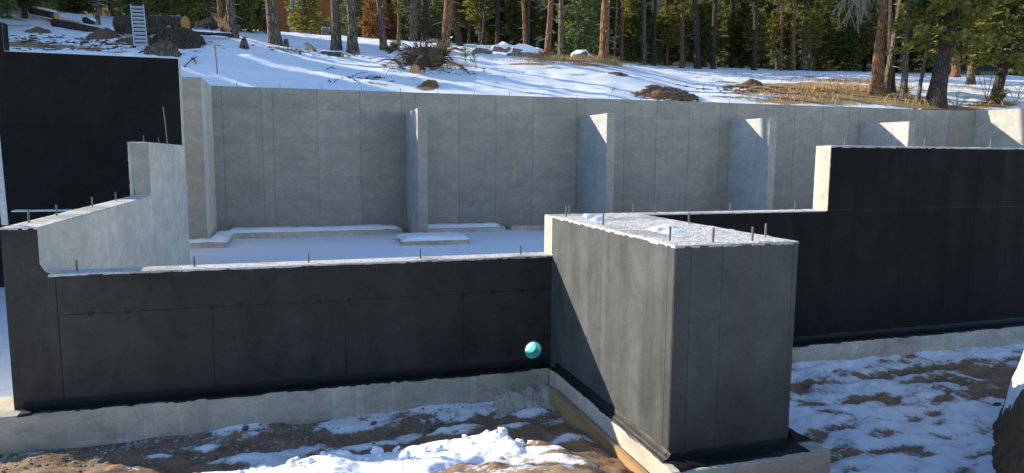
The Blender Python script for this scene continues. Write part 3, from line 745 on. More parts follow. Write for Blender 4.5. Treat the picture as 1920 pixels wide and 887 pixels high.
# gravel in the trench
its = []
for k in range(1900):
    x = random.uniform(-2.9, 2.35); y = 6.84-abs(random.gauss(0, .32))-.005
    if y < 5.2: continue
    d = float(front_cover(np.array([[x]]), np.array([[y]]))[0][0, 0])
    if d < .46 and random.random() < .9: continue
    its.append((x, y, fz(x, y)+.002, random.choice([.006, .008, .010, .013, .018]), k))
for k in range(900):
    x = random.uniform(4.1, 12); y = random.uniform(4.4, 6.8)
    d = float(front_cover(np.array([[x]]), np.array([[y]]))[0][0, 0])
    if d < .55: continue
    its.append((x, y, fz(x, y)+.002, random.choice([.006, .009, .013, .018]), k))
scatter('gravel', its, SMALL, GRAVEL, 'grey gravel strewn along the foot of the front footing', 'gravel')
tr = [(415,835,.030,'grey'),(805,800,.030,'flat grey'),(822,790,.035,'grey'),(700,792,.03,'grey'),(85,835,.02,'grey'),(190,866,.028,'pale'),(460,808,.035,'grey'),(520,800,.04,'grey'),(605,690+115,.028,'grey'),
      (560,797,.028,'grey'),(423,850,.045,'reddish'),(345,845,.026,'grey'),(640,775,.03,'grey'),(1010,745,.05,'grey'),(1045,775,.05,'grey'),(880,735,.035,'grey')]
for i, (px, py, s, c) in enumerate(tr):
    q = onZ(px, py, -.31); q.z = fz(q.x, q.y)
    o = bpy.data.objects.new('stone', ROCKS[i % 7].copy()); o.data.materials.append(STONE); col.objects.link(o); o.location = q+Vector((0, 0, s*.25)); o.scale = (s*1.3, s, s*.9); o.rotation_euler = (0, 0, i*1.3)
    tag(o, 'small angular stone lying in the trench below the low front wall', 'stone', 'stones in the front trench')
# leftover concrete slump in the corner of the footing
m = MB(); nx, ny = 40, 26
for j in range(ny+1):
    for i in range(nx+1):
        x = lerp(1.75, 2.5, i/nx); y = lerp(6.42, 6.86, j/ny)
        z = -.33+.19*sstep(6.42, 6.75, y+.05*fbm(x*6, 2, 1))*sstep(1.75, 2.1, x)*(.75+.35*fbm(x*7, y*7, 1))+.02*fbm(x*22, y*22, 3)
        m.v.append((x, y, z))
for j in range(ny):
    for i in range(nx): a = j*(nx+1)+i; m.f.append((a, a+1, a+nx+2, a+nx+1))
tag(setloc(m.build('concrete_spill', C_FOOT), (2.1, 6.6, -.3)), 'lump of spilled concrete and rubble in the corner of the footings', 'concrete')

# earth bank with a snow cap at the right
def bank_z(x, y):
    xb = 5.98+(y-4.5)*1.33+.07*fbm(y*3, 1, 2)+.03*fbm(y*11, x*3, 2)
    d = x-xb; far = sstep(5.35, 5.0, y)
    H = (.82-.12*max(0, 4.5-y))*far
    z = fz(x, y)-.03+H*(.75*sstep(0, .42, d)+.35*sstep(.1, 1.0, d))
    return z+(.08*fbm(x*3.2, y*3.2, 1)+.05*fbm(x*9, y*9, 3, 4))*sstep(-.1, .1, d), d
for nm, mt, lab, cat in (('earth_bank', SOIL, 'dark cut bank of bare soil under a cap of snow', 'bank'), ('snow_drift', SNOWC, 'thick cap of snow over the edge of the dark soil bank', 'snow')):
    m = MB(); nx, ny = 120, 110; ok = []
    for j in range(ny+1):
        for i in range(nx+1):
            y = lerp(2.4, 5.6, j/ny); x = lerp(-.25, 2.6, (i/nx)**1.6)+5.98+(y-4.5)*1.33
            z, d = bank_z(x, y)
            if nm == 'snow_drift':
                t = sstep(.12, .40, d+.07*fbm(x*5, y*5, 4))*sstep(4.35, 4.60, y+.05*fbm(x*5, y*5, 6)); z = z+.11*t-.03*(1-t)+.02*fbm(x*5, y*5, 8)*t; ok.append(t > .001)
            else: ok.append(True)
            m.v.append((x, y, z))
    for j in range(ny):
        for i in range(nx):
            a = j*(nx+1)+i; f = (a, a+1, a+nx+2, a+nx+1)
            if any(ok[k] for k in f): m.f.append(f)
    tag(setloc(m.build(nm, mt, smooth=True), (6.4, 4.4, -.3)), lab, cat)

# snow and damp crumbs on top of the block
for i, (px, py, s) in enumerate(((1240, 433, .085), (1262, 437, .09), (1250, 428, .07), (1120, 414, .06), (1105, 408, .05))):
    q = onZ(px, py, HP)
    snow_lump('snow_patch', q.x-s*1.3, q.x+s*1.3, q.y-s, q.y+s, HP+.006, .03, 'little patch of melting snow on top of the projecting block', step=.02, edge=s*.8, sd=i*3.1)['group'] = 'snow patches on the block top'
# leaning steel strap and rebar
m = MB(); a = onY(9.5, 424, 7.24); a.z = HP+.004; b = onY(-19, 130, 7.26); d = (b-a).normalized(); sd_ = d.cross(Vector((0, 1, 0))).normalized()
m.obox((a+b)/2, sd_*.026, Vector((0, .004, 0)), d*((b-a).length/2)); m.obox((a+b)/2+sd_*.024+Vector((0, .014, 0)), sd_*.003, Vector((0, .014, 0)), d*((b-a).length/2))
o = setloc(m.build('steel_angle', GALV), a); tag(o, 'leaning galvanised steel angle standing on the raised wall corner', 'steel angle')
hm = plain('bright_zinc', (.75, .78, .80), .4)
for k in range(24):
    c = a+d*(.05+k*.075); MB().tube([c+Vector((0, -.0055, 0)), c+Vector((0, -.0042, 0))], .006, 8).build('rivet', hm, o)
q0 = onZ(315, 270, 2.48); q0 = Vector((-2.33, 14.3, 2.485)); q1 = Vector((-2.37, 14.3, 3.17))
tag(setloc(MB().tube([q0, (q0+q1)/2+Vector((.006, 0, 0)), q1], .014, 8).build('steel_bar', STEEL), q0), 'thin steel bar standing upright against the tall black wall', 'bar')


# ------------------------------------------------------------------ things on the hillside
def log(name, pa, pb, ra, rb, label, mat=None, group=None, n=18, rings=14, cat='log'):
    """a felled log from pa to pb with uneven bark and two sawn faces"""
    pa = Vector(pa); pb = Vector(pb); d = (pb-pa).normalized(); a = d.orthogonal().normalized(); b = d.cross(a); L = (pb-pa).length
    sd = random.uniform(0, 50); root = empty(name, ((pa.x+pb.x)/2, (pa.y+pb.y)/2, min(pa.z, pb.z)-max(ra, rb)), label, cat, group); m = MB()
    def rad(t, th): return lerp(ra, rb, t)*(1+.07*fbm(math.cos(th)*1.5+sd, math.sin(th)*1.5, t*L*1.4, 3)+.03*fbm(math.cos(th)*6+sd, math.sin(th)*6, t*L*5, 2))
    for i in range(rings+1):
        t = i/rings
        for k in range(n): th = 2*math.pi*k/n; m.v.append(tuple(pa+d*L*t+(a*math.cos(th)+b*math.sin(th))*rad(t, th)))
    for i in range(rings):
        for k in range(n): k2 = (k+1) % n; m.f.append((i*n+k, i*n+k2, (i+1)*n+k2, (i+1)*n+k))
    m.build('bark', mat or BARK_D, root, smooth=True)
    for t, sg in ((0, -1), (1, 1)):
        c = MB(); c.v.append(tuple(pa+d*(L*t+sg*.004)))
        for k in range(n): th = 2*math.pi*k/n; c.v.append(tuple(pa+d*(L*t+sg*.004)+(a*math.cos(th)+b*math.sin(th))*rad(t, th)*.93))
        for k in range(n): c.f.append((0, 1+k, 1+(k+1) % n) if sg > 0 else (0, 1+(k+1) % n, 1+k))
        for k in range(n): th = 2*math.pi*k/n; c.v.append(tuple(pa+d*L*t+(a*math.cos(th)+b*math.sin(th))*rad(t, th)))
        for k in range(n): k2 = (k+1) % n; c.f.append((1+k, n+1+k, n+1+k2, 1+k2))
        c.build('cut_face', CUT, root)
    return root
def plog(ax, ay, bx, by, da, db, r1, r2, label, **kw):
    return log('felled_log', atD(ax, ay, da), atD(bx, by, db), r1, r2, label, **kw)
def snow_on(pa, pb, w, h, label):
    m = MB(); pa = Vector(pa); pb = Vector(pb); d = (pb-pa).normalized(); s = d.cross(Vector((0, 0, 1))).normalized(); n = 26
    for i in range(n+1):
        t = i/n; p = pa.lerp(pb, t); e = max(.12, math.sin(t*math.pi))**.4*(1+.4*fbm(t*6, 2, p.x))
        for q in (-1, -.6, 0, .6, 1): m.v.append(tuple(p+s*w*q*e+Vector((0, 0, h*e*(1-q*q)-.04*abs(q)))))
    for i in range(n):
        for k in range(4): a = i*5+k; m.f.append((a, a+5, a+6, a+1))
    return tag(setloc(m.build('snow_strip', SNOWC, smooth=True), pa), label, 'snow')
plog(222, 45, 348, 45, 26.6, 26.2, .33, .30, 'biggest dark log of the pile, orange sawn end, behind the ladder')
plog(240, 60, 318, 57, 25.7, 25.5, .17, .18, 'shorter log with orange sawn end below the biggest log')
plog(58, 20, 106, 30, 29.2, 28.4, .13, .13, 'log on the crest of the snowy mound, end sawn, snow along it')
plog(102, 43, 190, 59, 28.2, 27.0, .17, .13, 'rotten reddish log lying down the slope from the mound crest')
plog(160, 38, 181, 44, 28.4, 28.0, .13, .07, 'short stub of log behind the reddish log')
plog(368, 47, 408, 34, 26.4, 26.9, .11, .12, 'log propped uphill beside the split stump', mat=BARK_G)
plog(398, 50, 412, 47, 26.7, 26.3, .12, .09, 'small sawn log end under the split stump')
plog(345, 60, 440, 66, 26.0, 26.4, .07, .06, 'long thin pole log with snow on top, below the propped log')
plog(196, 62, 238, 66, 26.4, 26.0, .14, .12, 'dark log stub left of the ladder foot')
plog(605, 101, 642, 104, 27.6, 27.2, .11, .11, 'log with red sawn end beneath the pair of grey pines', mat=BARK_G)
plog(571, 100, 603, 104, 27.8, 27.6, .07, .06, 'thin snow edged log beside the log with red sawn end')
plog(575, 84, 590, 94, 28.6, 28.0, .10, .09, 'short log tipped on its end by the stump', mat=BARK_G)
plog(536, 74, 538, 92, 28.4, 28.4, .09, .11, 'upright sawn stump beside the leaning pine', mat=BARK_G)
plog(285, 70, 312, 69, 25.0, 24.9, .10, .12, 'pale barkless log end right of the ladder', mat=DEAD)
plog(240, 69, 252, 70, 25.2, 25.0, .10, .10, 'pale broken log end left of the ladder rails', mat=DEAD)
snow_on(atD(268, 30.5, 26.5), atD(345, 31.5, 26.2), .14, .05, 'strip of snow along the top of the biggest log')
snow_on(atD(62, 12.5, 29.2), atD(108, 22.5, 28.4), .08, .06, 'strip of snow along the log on the mound crest')
snow_on(atD(350, 56, 26.0), atD(436, 62.5, 26.4), .06, .04, 'strip of snow along the long thin pole log')
snow_on(atD(168, 33, 28.2), atD(181, 39, 28.0), .07, .04, 'bit of snow on the short log stub')
# split wedge of stump
W = empty('split_stump', atD(418, 56, 26.6), 'jagged orange split stump leaning beside the tall red trunk', 'stump')
m = MB()
for (a, b, r) in (((402, 33), (428, 55), .10), ((408, 30), (432, 56), .07), ((424, 28), (414, 50), .06)):
    m.tube([atD(*a, 26.6), atD((a[0]+b[0])/2, (a[1]+b[1])/2, 26.5), atD(*b, 26.6)], [r*.5, r, r*1.1], 5, jit=.25)
m.build('splinter', CUT, W)
# heaps of bark and soil
def heap(name, px, py, rx, ry, h, label, mat=None, cat='soil heap', rough=1.0, res=44, d=None, sink=.06):
    q = hit(px, py) if d is None else hitd(px, d); m = MB(); sd = random.uniform(0, 90)
    for j in range(res+1):
        for i in range(res+1):
            u = lerp(-1, 1, i/res); v = lerp(-1, 1, j/res); x = q.x+u*rx; y = q.y+v*ry
            r = math.hypot(u, v)*(1+.25*fbm(u*1.6+sd, v*1.6, 3, 3)); t = max(0, 1-r*r)
            z = hill(x, y)-sink+h*t**.8*(1+.35*fbm(x*1.8, y*1.8, sd, 3))+rough*h*(.16*fbm(x*5, y*5, sd)+.10*abs(fbm(x*13, y*13, sd, 3)))*min(1, t*4)-(.05 if t <= 0 else 0)
            m.v.append((x, y, z))
    for j in range(res):
        for i in range(res): a = j*(res+1)+i; m.f.append((a, a+1, a+res+2, a+res+1))
    return tag(setloc(m.build(name, mat or SOIL), q), label, cat)
heap('soil_heap', 1252, 185, 1.3, .95, .34, 'dark brown heap of soil on the snow just above the back wall', d=25.3)
heap('bark_heap', 335, 82, 1.0, .8, .55, 'heap of stripped bark on the snow beside the ladder', BARK_D, 'bark heap', 1.8)
heap('bark_heap', 305, 103, .55, .4, .42, 'lump of torn bark at the top edge of the tall black wall', BARK_G, 'bark heap', 1.6)
heap('soil_heap', 806, 170, .30, .30, .22, 'black clod of soil on the snow above the first buttress', rough=2, d=22.6)
heap('soil_heap', 708, 163, .22, .22, .10, 'small dark clod of soil among twigs above the back wall', rough=2, d=23.2)
heap('soil_heap', 1160, 143, .55, .35, .14, 'low dark tuft of soil in the sunlit snow beyond the soil heap')
heap('soil_heap', 1228, 165, .5, .3, .16, 'flat dark clod behind the brown soil heap')
heap('soil_heap', 1410, 158, .6, .45, .28, 'brown rock shaped clod in the bare patch by the dry grass')
heap('soil_heap', 70, 60, .45, .4, .25, 'brown clod on the snowy mound left of the reddish log')
heap('soil_heap', 195, 72, .6, .4, .3, 'rusty rubble heap under the reddish log', ROOT, rough=2)
heap('soil_heap', 458, 92, .18, .16, .35, 'single dark chunk standing in the smooth snow slope', BARK_G, rough=1.5)
heap('soil_heap', 270, 78, 1.0, .4, .2, 'wood litter under the log pile', ROOT, rough=2)

# aluminium ladder
b0 = hit(252, 89); A1 = atD(278, 83.5, 24.0); b1 = b0+Vector((.40, .05, .02)); lean = Vector((-.30, 1.28, 1.80)).normalized()
sdv = (b1-b0).normalized(); L = 2.05; nrm = sdv.cross(lean).normalized(); W = empty('ladder', b0, 'aluminium ladder leaning on the log pile', 'ladder')
for p in (b0, b1):
    MB().obox(p+lean*L/2, sdv*.018, nrm*.035, lean*L/2).build('side_rail', ALU, W)
    MB().obox(p+lean*.02, sdv*.05, nrm*.06, lean*.035).build('foot', plain('black_rubber', (.03, .03, .03)), W)
for k in range(11):
    c = (b0+b1)/2+lean*(.16+k*.178); MB().obox(c, sdv*((b1-b0).length/2-.018), nrm*.030, lean*.030).build('rung', ALU, W)

# survey stake with ribbon
q = atD(408.5, 160, 21.0); q.z = hill(q.x, max(q.y, 21.5)); q.y = max(q.y, 21.5)
W = empty('survey_stake', q, 'thin reddish survey stake with an orange ribbon behind the back wall', 'stake')
MB().obox(q+Vector((-.012, 0, .30)), Vector((.017, 0, 0)), Vector((0, .009, 0)), Vector((-.02, 0, .55))).build('stake', PINK, W)
m = MB()
for i in range(9):
    z = .84-.04*i; m.v += [tuple(q+Vector((-.05-.012*math.sin(i*.9), -.014-.004*i, z))), tuple(q+Vector((-.012+.006*math.sin(i), -.016, z-.02)))]
for i in range(8): a = i*2; m.f.append((a, a+1, a+3, a+2))
rb = m.build('ribbon', TAPE, W); md = rb.modifiers.new('t', 'SOLIDIFY'); md.thickness = .003
m = MB().obox(q+Vector((-.03, -.002, .82)), Vector((.020, 0, 0)), Vector((0, .012, 0)), Vector((0, 0, .07))).build('ribbon_knot', TAPE, W)

# uprooted stump
qs = hit(800, 126); W = empty('uprooted_stump', qs, 'dark uprooted tree stump with tangled roots lying on the snow', 'stump')
bm = bmesh.new(); bmesh.ops.create_icosphere(bm, subdivisions=4, radius=1)
for v in bm.verts:
    d = 1+.32*fbm(v.co.x*1.6, v.co.y*1.6, v.co.z*1.6, 3)+.16*fbm(v.co.x*5, v.co.y*5, v.co.z*5, 3)
    v.co = Vector((v.co.x*d*.82, v.co.y*d*.5, v.co.z*d*.36+.32))
me = bpy.data.meshes.new('root_mass'); bm.to_mesh(me); bm.free(); me.materials.append(ROOT); o = bpy.data.objects.new('root_mass', me); col.objects.link(o); o.parent = W
random.seed(11)
def droot(a, dirv, L, r, seg=9, curl=.5, grav=-.1):
    pts = [Vector(a)]; d = Vector(dirv).normalized(); sd = random.uniform(0, 99)
    for i in range(seg):
        d = (d+Vector((fbm(i*.6, sd), fbm(i*.6, sd+9), fbm(i*.6, sd+17)))*curl*.5+Vector((0, 0, grav*.2))).normalized(); pts.append(pts[-1]+d*L/seg)
    return pts
for k in range(110):
    th = random.uniform(0, 6.28); phi = random.uniform(-.15, 1.1)
    dv = Vector((math.cos(th)*math.cos(phi), math.sin(th)*math.cos(phi)*.6-.2, math.sin(phi)))
    c = qs+Vector((dv.x*.62+random.uniform(-.25, .25), dv.y*.4, .34+dv.z*.24)); L = random.uniform(.3, .95)*(.75 if phi > .5 else 1.3); r = random.choice([.012, .016, .022, .03, .045])
    pts = droot(c, dv, L, r, curl=1.0, grav=-.8 if phi < .5 else -.2)
    for p in pts: p.z = max(p.z, hill(p.x, p.y)+.01)
    MB().tube(pts, [lerp(r, r*.25, i/9) for i in range(10)], 6, jit=.15).build('root', random.choice([ROOT, ROOT, BARK_D, DEAD]), W, smooth=True)
for (ax, ay, bx, by, r) in ((840, 92, 868, 96, .06), (850, 118, 882, 140, .06), (752, 118, 715, 112, .04), (745, 112, 700, 118, .03), (742, 115, 758, 132, .06), (812, 75, 826, 84, .06), (800, 78, 842, 82, .06)):
    a = atD(ax, ay, 25.4); b = atD(bx, by, 25.0); MB().tube([a, (a+b)/2+Vector((0, 0, .07)), b], [r, r*.8, r*.35], 7, jit=.12).build('root', ROOT, W, smooth=True)
a = atD(779, 129, 24.3); b = atD(795, 112, 25.6)
MB().tube([a, (a+b)/2, b], [.17, .19, .22], 14, jit=.06).build('stem', BARK_D, W, smooth=True)
m = MB().tube([a+(a-b).normalized()*.004, a+(a-b).normalized()*.01], [.155, .15], 14); m.build('cut_face', CUT, W)

for k in range(42):
    c = qs+Vector((random.gauss(0, .75), random.gauss(-.1, .35), random.uniform(.02, .30))); c.z = max(c.z, hill(c.x, c.y)+.02)
    dv = Vector((random.uniform(-1, 1), random.uniform(-.4, .3), random.uniform(-.15, .45))); pts = droot(c, dv, random.uniform(.4, 1.2), 1, curl=.8, grav=-.5)
    for p in pts: p.z = max(p.z, hill(p.x, p.y)+.01)
    r = random.choice([.008, .010, .014, .02]); MB().tube(pts, [lerp(r, r*.3, i/9) for i in range(10)], 5, jit=.1).build('branch', random.choice([ROOT, BARK_D, DEAD]), W)
# chips of bark and wood littering the hillside
its = []
for (px, py, rx, ry, n) in ((60, 75, 2.2, 1.6, 110), (160, 80, 2.0, 1.2, 120), (260, 80, 2.0, 1.2, 150), (330, 85, 1.2, .9, 70), (400, 62, 1.2, .6, 60), (560, 98, 1.5, .8, 60), (640, 106, 1.0, .5, 30), (800, 130, 1.6, 1.0, 130), (700, 150, 1.0, .8, 40), (1250, 186, 1.3, .8, 70), (1400, 168, 2.2, 1.4, 160), (1500, 170, 2.6, 1.4, 120), (110, 95, 2.6, .4, 60)):
    q = hit(px, py)
    for k in range(n):
        x = q.x+random.gauss(0, rx*.5); y = q.y+random.gauss(0, ry*.5)
        if y < 21.5 and x > -2.4: continue
        its.append((x, y, hill(x, y)+.008, random.choice([.018, .025, .035, .05, .075]), k))
CHIP = []
for i in range(6):
    me = rock_mesh(60+i, 1, .5, .45)
    for v in me.vertices: v.co.x *= 1.9; v.co.y *= .7
    CHIP.append(me)
scatter('wood_litter', its, CHIP, ROOT, 'chips of bark and soil littering the snow of the hillside', 'litter')
# twigs and fallen branches
random.seed(5)
TW = [(345,128,372,116,23.2,.02),(360,113,368,124,23.2,.035),(650,110,684,107,27,.015),(690,140,712,150,25,.012),(660,143,690,138,25,.010),(655,150,667,160,24,.012),(668,158,676,164,24,.012),
      (700,152,690,146,24.5,.012),(724,138,738,132,25.5,.012),(620,158,615,159,23.5,.02),(626,159,640,156,23.6,.012),(612,132,630,134,25,.018),(770,146,790,153,24.5,.013),(845,118,852,132,26,.012),
      (150,84,172,80,24,.02),(160,94,185,90,23.6,.02),(188,86,205,78,24,.025),(210,95,240,92,23.6,.015),(260,103,282,99,23.0,.02),(90,82,110,86,25,.02),(40,84,76,82,25,.03),(1148,173,1156,178,24.5,.02),(1330,165,1342,147,28,.008),(1640,150,1655,135,40,.02),(1625,128,1600,134,44,.03)]
for (ax, ay, bx, by, d, r) in TW:
    a = hit(ax, ay); b = hit(bx, by); a.z += r*.6; b.z += r*.6+random.uniform(0, .12)
    pts = [a.lerp(b, t)+Vector((0, 0, .05*math.sin(t*3.1)+.03*fbm(t*4, ax))) for t in (0, .25, .5, .75, 1)]
    m = MB().tube(pts, [r, r*.9, r*.8, r*.65, r*.4], 6, jit=.15)
    sp = pts[2]; m.tube([sp, sp+(b-a)*.22+Vector((.02, .1, .12))], [r*.5, r*.2], 5)
    tag(setloc(m.build('fallen_branch', random.choice([BARK_D, BARK_G, DEAD]), smooth=True), a), 'dead twig lying on the snowy hillside', 'twig', 'twigs on the hillside')

# boulders with snow on them
for i, (px, py, s, lab) in enumerate(((985,108,.75,'snow capped boulder left of the slim orange pine'),(1005,108,.55,'snow topped grey boulder touching the snow capped boulder'),(968,100,.6,'snowy boulder farther up the slope behind the stump'),(1092,112,.55,'boulder with a snow top between the orange pines'),(853,74,.6,'boulder with a snow cap beside the dark leaning trunk'),(905,100,.5,'hump of snow covered rock beside the thin saplings'),(942,98,.7,'big snow covered rock mound behind the uprooted stump'))):
    q = hit(px, py, 26); W = empty('boulder', q, lab, 'boulder')
    o = bpy.data.objects.new('rock', ROCKS[i % 7].copy()); o.data.materials.append(STONE); col.objects.link(o); o.parent = W; o.location = (0, 0, s*.15); o.scale = (s, s*.8, s*.7)
    me = ROCKS[i % 7].copy(); me.materials.append(SNOWC)
    for v in me.vertices: v.co.z = v.co.z if v.co.z > .0 else 0
    o = bpy.data.objects.new('snow', me); col.objects.link(o); o.parent = W; o.location = (.02*s, .05, s*.22); o.scale = (s*1.02, s*.84, s*.80)


# ------------------------------------------------------------------ trees
random.seed(21)
def crown_mesh(name, h, cb, rad, mat, whorl=.34, nb=7, droop=.25, dens=15, tl=.24, tw=.075, shape=.75, sd=0, up_tip=.25):
    """foliage: whorls of limbs, each carrying many small needle sprays; also returns the limbs for the trunk mesh"""
    rg = random.Random(sd*13+5); V = []; F = []; limbs = []
    z = cb
    while z < h-.15:
        t = (z-cb)/(h-cb); Lm = rad*(1-t)**shape*(.55+.45*min(1, t*5+.35))+.15; th0 = rg.uniform(0, 6.28)
        for b in range(nb):
            if rg.random() < .14: continue
            th = th0+2*math.pi*b/nb+rg.uniform(-.35, .35); L = Lm*rg.uniform(.6, 1.15)
            o = Vector((math.cos(th), math.sin(th), 0)); sl = rg.uniform(-droop-.2, -droop+.25)+.5*t
            pts = [Vector((0, 0, z+rg.uniform(-.12, .12)))+o*(L*q)+Vector((0, 0, L*(sl*q+up_tip*q*q))) for q in (0, .33, .66, 1)]
            limbs.append((pts, .012+.018*L))
            side = Vector((-o.y, o.x, 0)); n = int(L*dens*(1+.5*rg.random()))
            for k in range(n):
                q = rg.uniform(.16, 1.03)**.75; i = min(2, int(q*3)); p = pts[i].lerp(pts[i+1], min(1, q*3-i))
                sp = .30*L*(1.05-q)+.10; s_ = rg.uniform(-1, 1); p = p+side*s_*sp+Vector((0, 0, rg.uniform(-.10, .07)-.10*abs(s_)*sp))
                dv = (o*rg.uniform(.3, 1)+side*s_*1.1+Vector((0, 0, rg.uniform(-.45, .35)))).normalized()
                for m_ in range(3):
                    d2 = (dv+Vector((rg.uniform(-.6, .6), rg.uniform(-.6, .6), rg.uniform(-.5, .5)))).normalized()
                    c = d2.cross(Vector((rg.uniform(-1, 1), rg.uniform(-1, 1), rg.uniform(-.3, 1)))).normalized()
                    l = tl*rg.uniform(.6, 1.25); w_ = tw*rg.uniform(.7, 1.3); a = len(V)
                    V.extend([tuple(p-c*w_*.5), tuple(p+d2*l*.55+c*w_*.9), tuple(p+d2*l), tuple(p+d2*l*.5-c*w_*.9)]); F.append((a, a+1, a+2, a+3))
        z += whorl*rg.uniform(.75, 1.25)
    me = bpy.data.meshes.new(name); me.from_pydata(V, [], F); me.update(); me.materials.append(mat)
    return me, limbs
def trunk_mesh(name, h, r, mat, limbs, lean=0, n=10, stubs=0, sd=0, flare=1.25):
    rg = random.Random(sd+77); m = MB(); pts = []; rr = []
    for i in range(15):
        t = i/14; pts.append(Vector((lean*h*t+.05*fbm(t*2, sd), .04*fbm(t*2, sd+5), -.25+(h+.25)*t))); rr.append(r*(1-.86*t**1.1)*(flare-(flare-1)*min(1, t*9)))
    m.tube(pts, rr, n, jit=.05)
    for (lp, lr) in limbs: m.tube(lp, [lr, lr*.8, lr*.55, lr*.2], 4, cap=False)
    for k in range(stubs):
        z = rg.uniform(.12, .7)*h; th = rg.uniform(0, 6.28); L = rg.uniform(.2, 1.1); o = Vector((math.cos(th), math.sin(th), rg.uniform(-.4, .25)))
        a = Vector((lean*z, 0, z)); m.tube([a, a+o*L*.5, a+o*L+Vector((0, 0, -.12*L))], [.016, .012, .004], 4, cap=False)
    me = bpy.data.meshes.new(name); me.from_pydata(m.v, [], m.f); me.update(); me.materials.append(mat); me.polygons.foreach_set('use_smooth', [True]*len(me.polygons))
    return me
PROT = []
for i, (kind, h, cbf, rad, nm, bm_) in enumerate((('fir', 9, .10, 1.9, NEED_D, BARK_D), ('fir', 9, .22, 1.7, NEED_D, BARK_D), ('fir', 9, .16, 2.1, NEED_B, BARK_D), ('pine', 9, .34, 1.9, NEED_Y, BARK_O),
                                                  ('pine', 9, .28, 2.2, NEED_D, BARK_G), ('pine', 9, .42, 2.0, NEED_Y, BARK_G), ('sapling', 3.2, .06, 1.0, NEED_B, BARK_G), ('sapling', 3.2, .08, .9, NEED_Y, BARK_G), ('rusty', 3.4, .06, .9, NEEDR, BARK_D))):
    if kind in ('fir', 'pine'): me, lb = crown_mesh('crown', h, h*cbf, rad, nm, sd=i, dens=17 if kind == 'fir' else 15, whorl=.34 if kind == 'fir' else .5, nb=8, tl=.27, tw=.085, droop=.3 if kind == 'fir' else .05)
    else: me, lb = crown_mesh('crown', h, h*cbf, rad, nm, sd=i, dens=22, whorl=.2, nb=6, tl=.15, tw=.045, droop=.1)
    PROT.append((me, trunk_mesh('trunk', h, .17 if kind in ('fir', 'pine') else .045, bm_, lb, stubs=10 if kind in ('fir', 'pine') else 0, sd=i), h, kind))
def place_tree(pi, q, h, rz, name, label, group=None, cat='tree', width=1.0):
    cm_, tm, h0, kind = PROT[pi]; s = h/h0
    root = empty(name, q, label, cat, group); root.rotation_euler.z = rz
    for nm, me in (('trunk', tm), ('crown', cm_)):
        o = bpy.data.objects.new(nm, me); col.objects.link(o); o.parent = root; o.scale = (s*width, s*width, s)
    return root
KIND_LABEL = {0: 'dark fir with low boughs in the dense wood behind the snow', 1: 'dark fir with a bare lower trunk in the dense wood behind the snow', 2: 'blue green fir in the dense wood behind the snow',
              3: 'yellow green pine with orange trunk in the dense wood behind the snow', 4: 'dark green pine with grey trunk in the dense wood behind the snow', 5: 'yellow green pine with grey trunk in the dense wood behind the snow'}
KIND_NAME = {0: 'fir_tree', 1: 'fir_tree', 2: 'fir_tree', 3: 'pine_tree', 4: 'pine_tree', 5: 'pine_tree'}
placed = []
LIT = [(3.2, 19.2, 3.2), (8.8, 19.2, 3.2), (14.5, 19.2, 3.2), (20.2, 19.2, 3.2), (25.7, 19.3, 3.4), (25.7, 20.4, 4.1), (25.7, 18, 3), (25.7, 19.8, 3.0)]
FIELD = [tuple(hit(px, py)) for px in (1000, 1100, 1200, 1300, 1400, 1500, 1600, 1700, 1800, 1900) for py in (150, 165, 180)]
def shades(q, z0, h, r, pts):
    n = 0
    for (x, y, z) in pts:
        t = ((x-q.x)*1.3-(y-q.y))/(1.3*1.3+1)
        if t < 0: continue
        if math.hypot(x-1.3*t-q.x, y+t-q.y) < r and q.z+z0 < z+.7*t < q.z+h: n += 1
    return n
rg = random.Random(3)
def edge(px): return float(np.interp(px, [-200, 450, 700, 900, 1150, 1500, 2000], [35, 36, 40, 45, 46, 50, 53]))
cnt = 0; tries = 0
while cnt < 155 and tries < 12000:
    tries += 1
    px = rg.uniform(-170, 2090); t = rg.random()**1.25; d = lerp(edge(px), 100, t)
    q = hitd(px, d)
    sp = 1.9 if d < 60 else 2.5
    if any((q.x-a)**2+(q.y-b)**2 < sp*sp for a, b in placed): continue
    if 520 < px < 640 and d < 62: continue            # the clearing in front of the cabin
    zlim = 3.2+.7*(q.y-19)
    D_ = (q-CAM).dot(fw); top = CH+.232*D_-q.z       # the part of the tree the photograph shows
    h = min(top+rg.uniform(.3, 3.2), zlim-q.z); h = max(h, top*.9, 4.0)
    if shades(q, .5, h, 2.8, LIT) or (shades(q, .8, h*.9, 1.2, FIELD) and rg.random() < .8): continue
    placed.append((q.x, q.y))
    pi = rg.choice([0, 0, 1, 1, 1, 2, 3, 4, 4, 5]) if px > 900 else rg.choice([0, 1, 2, 3, 3, 4, 5, 5])
    place_tree(pi, q, h, rg.uniform(0, 6.28), KIND_NAME[pi], KIND_LABEL[pi], 'wood: '+KIND_LABEL[pi].split(' in the')[0], width=rg.uniform(.85, 1.2)); cnt += 1
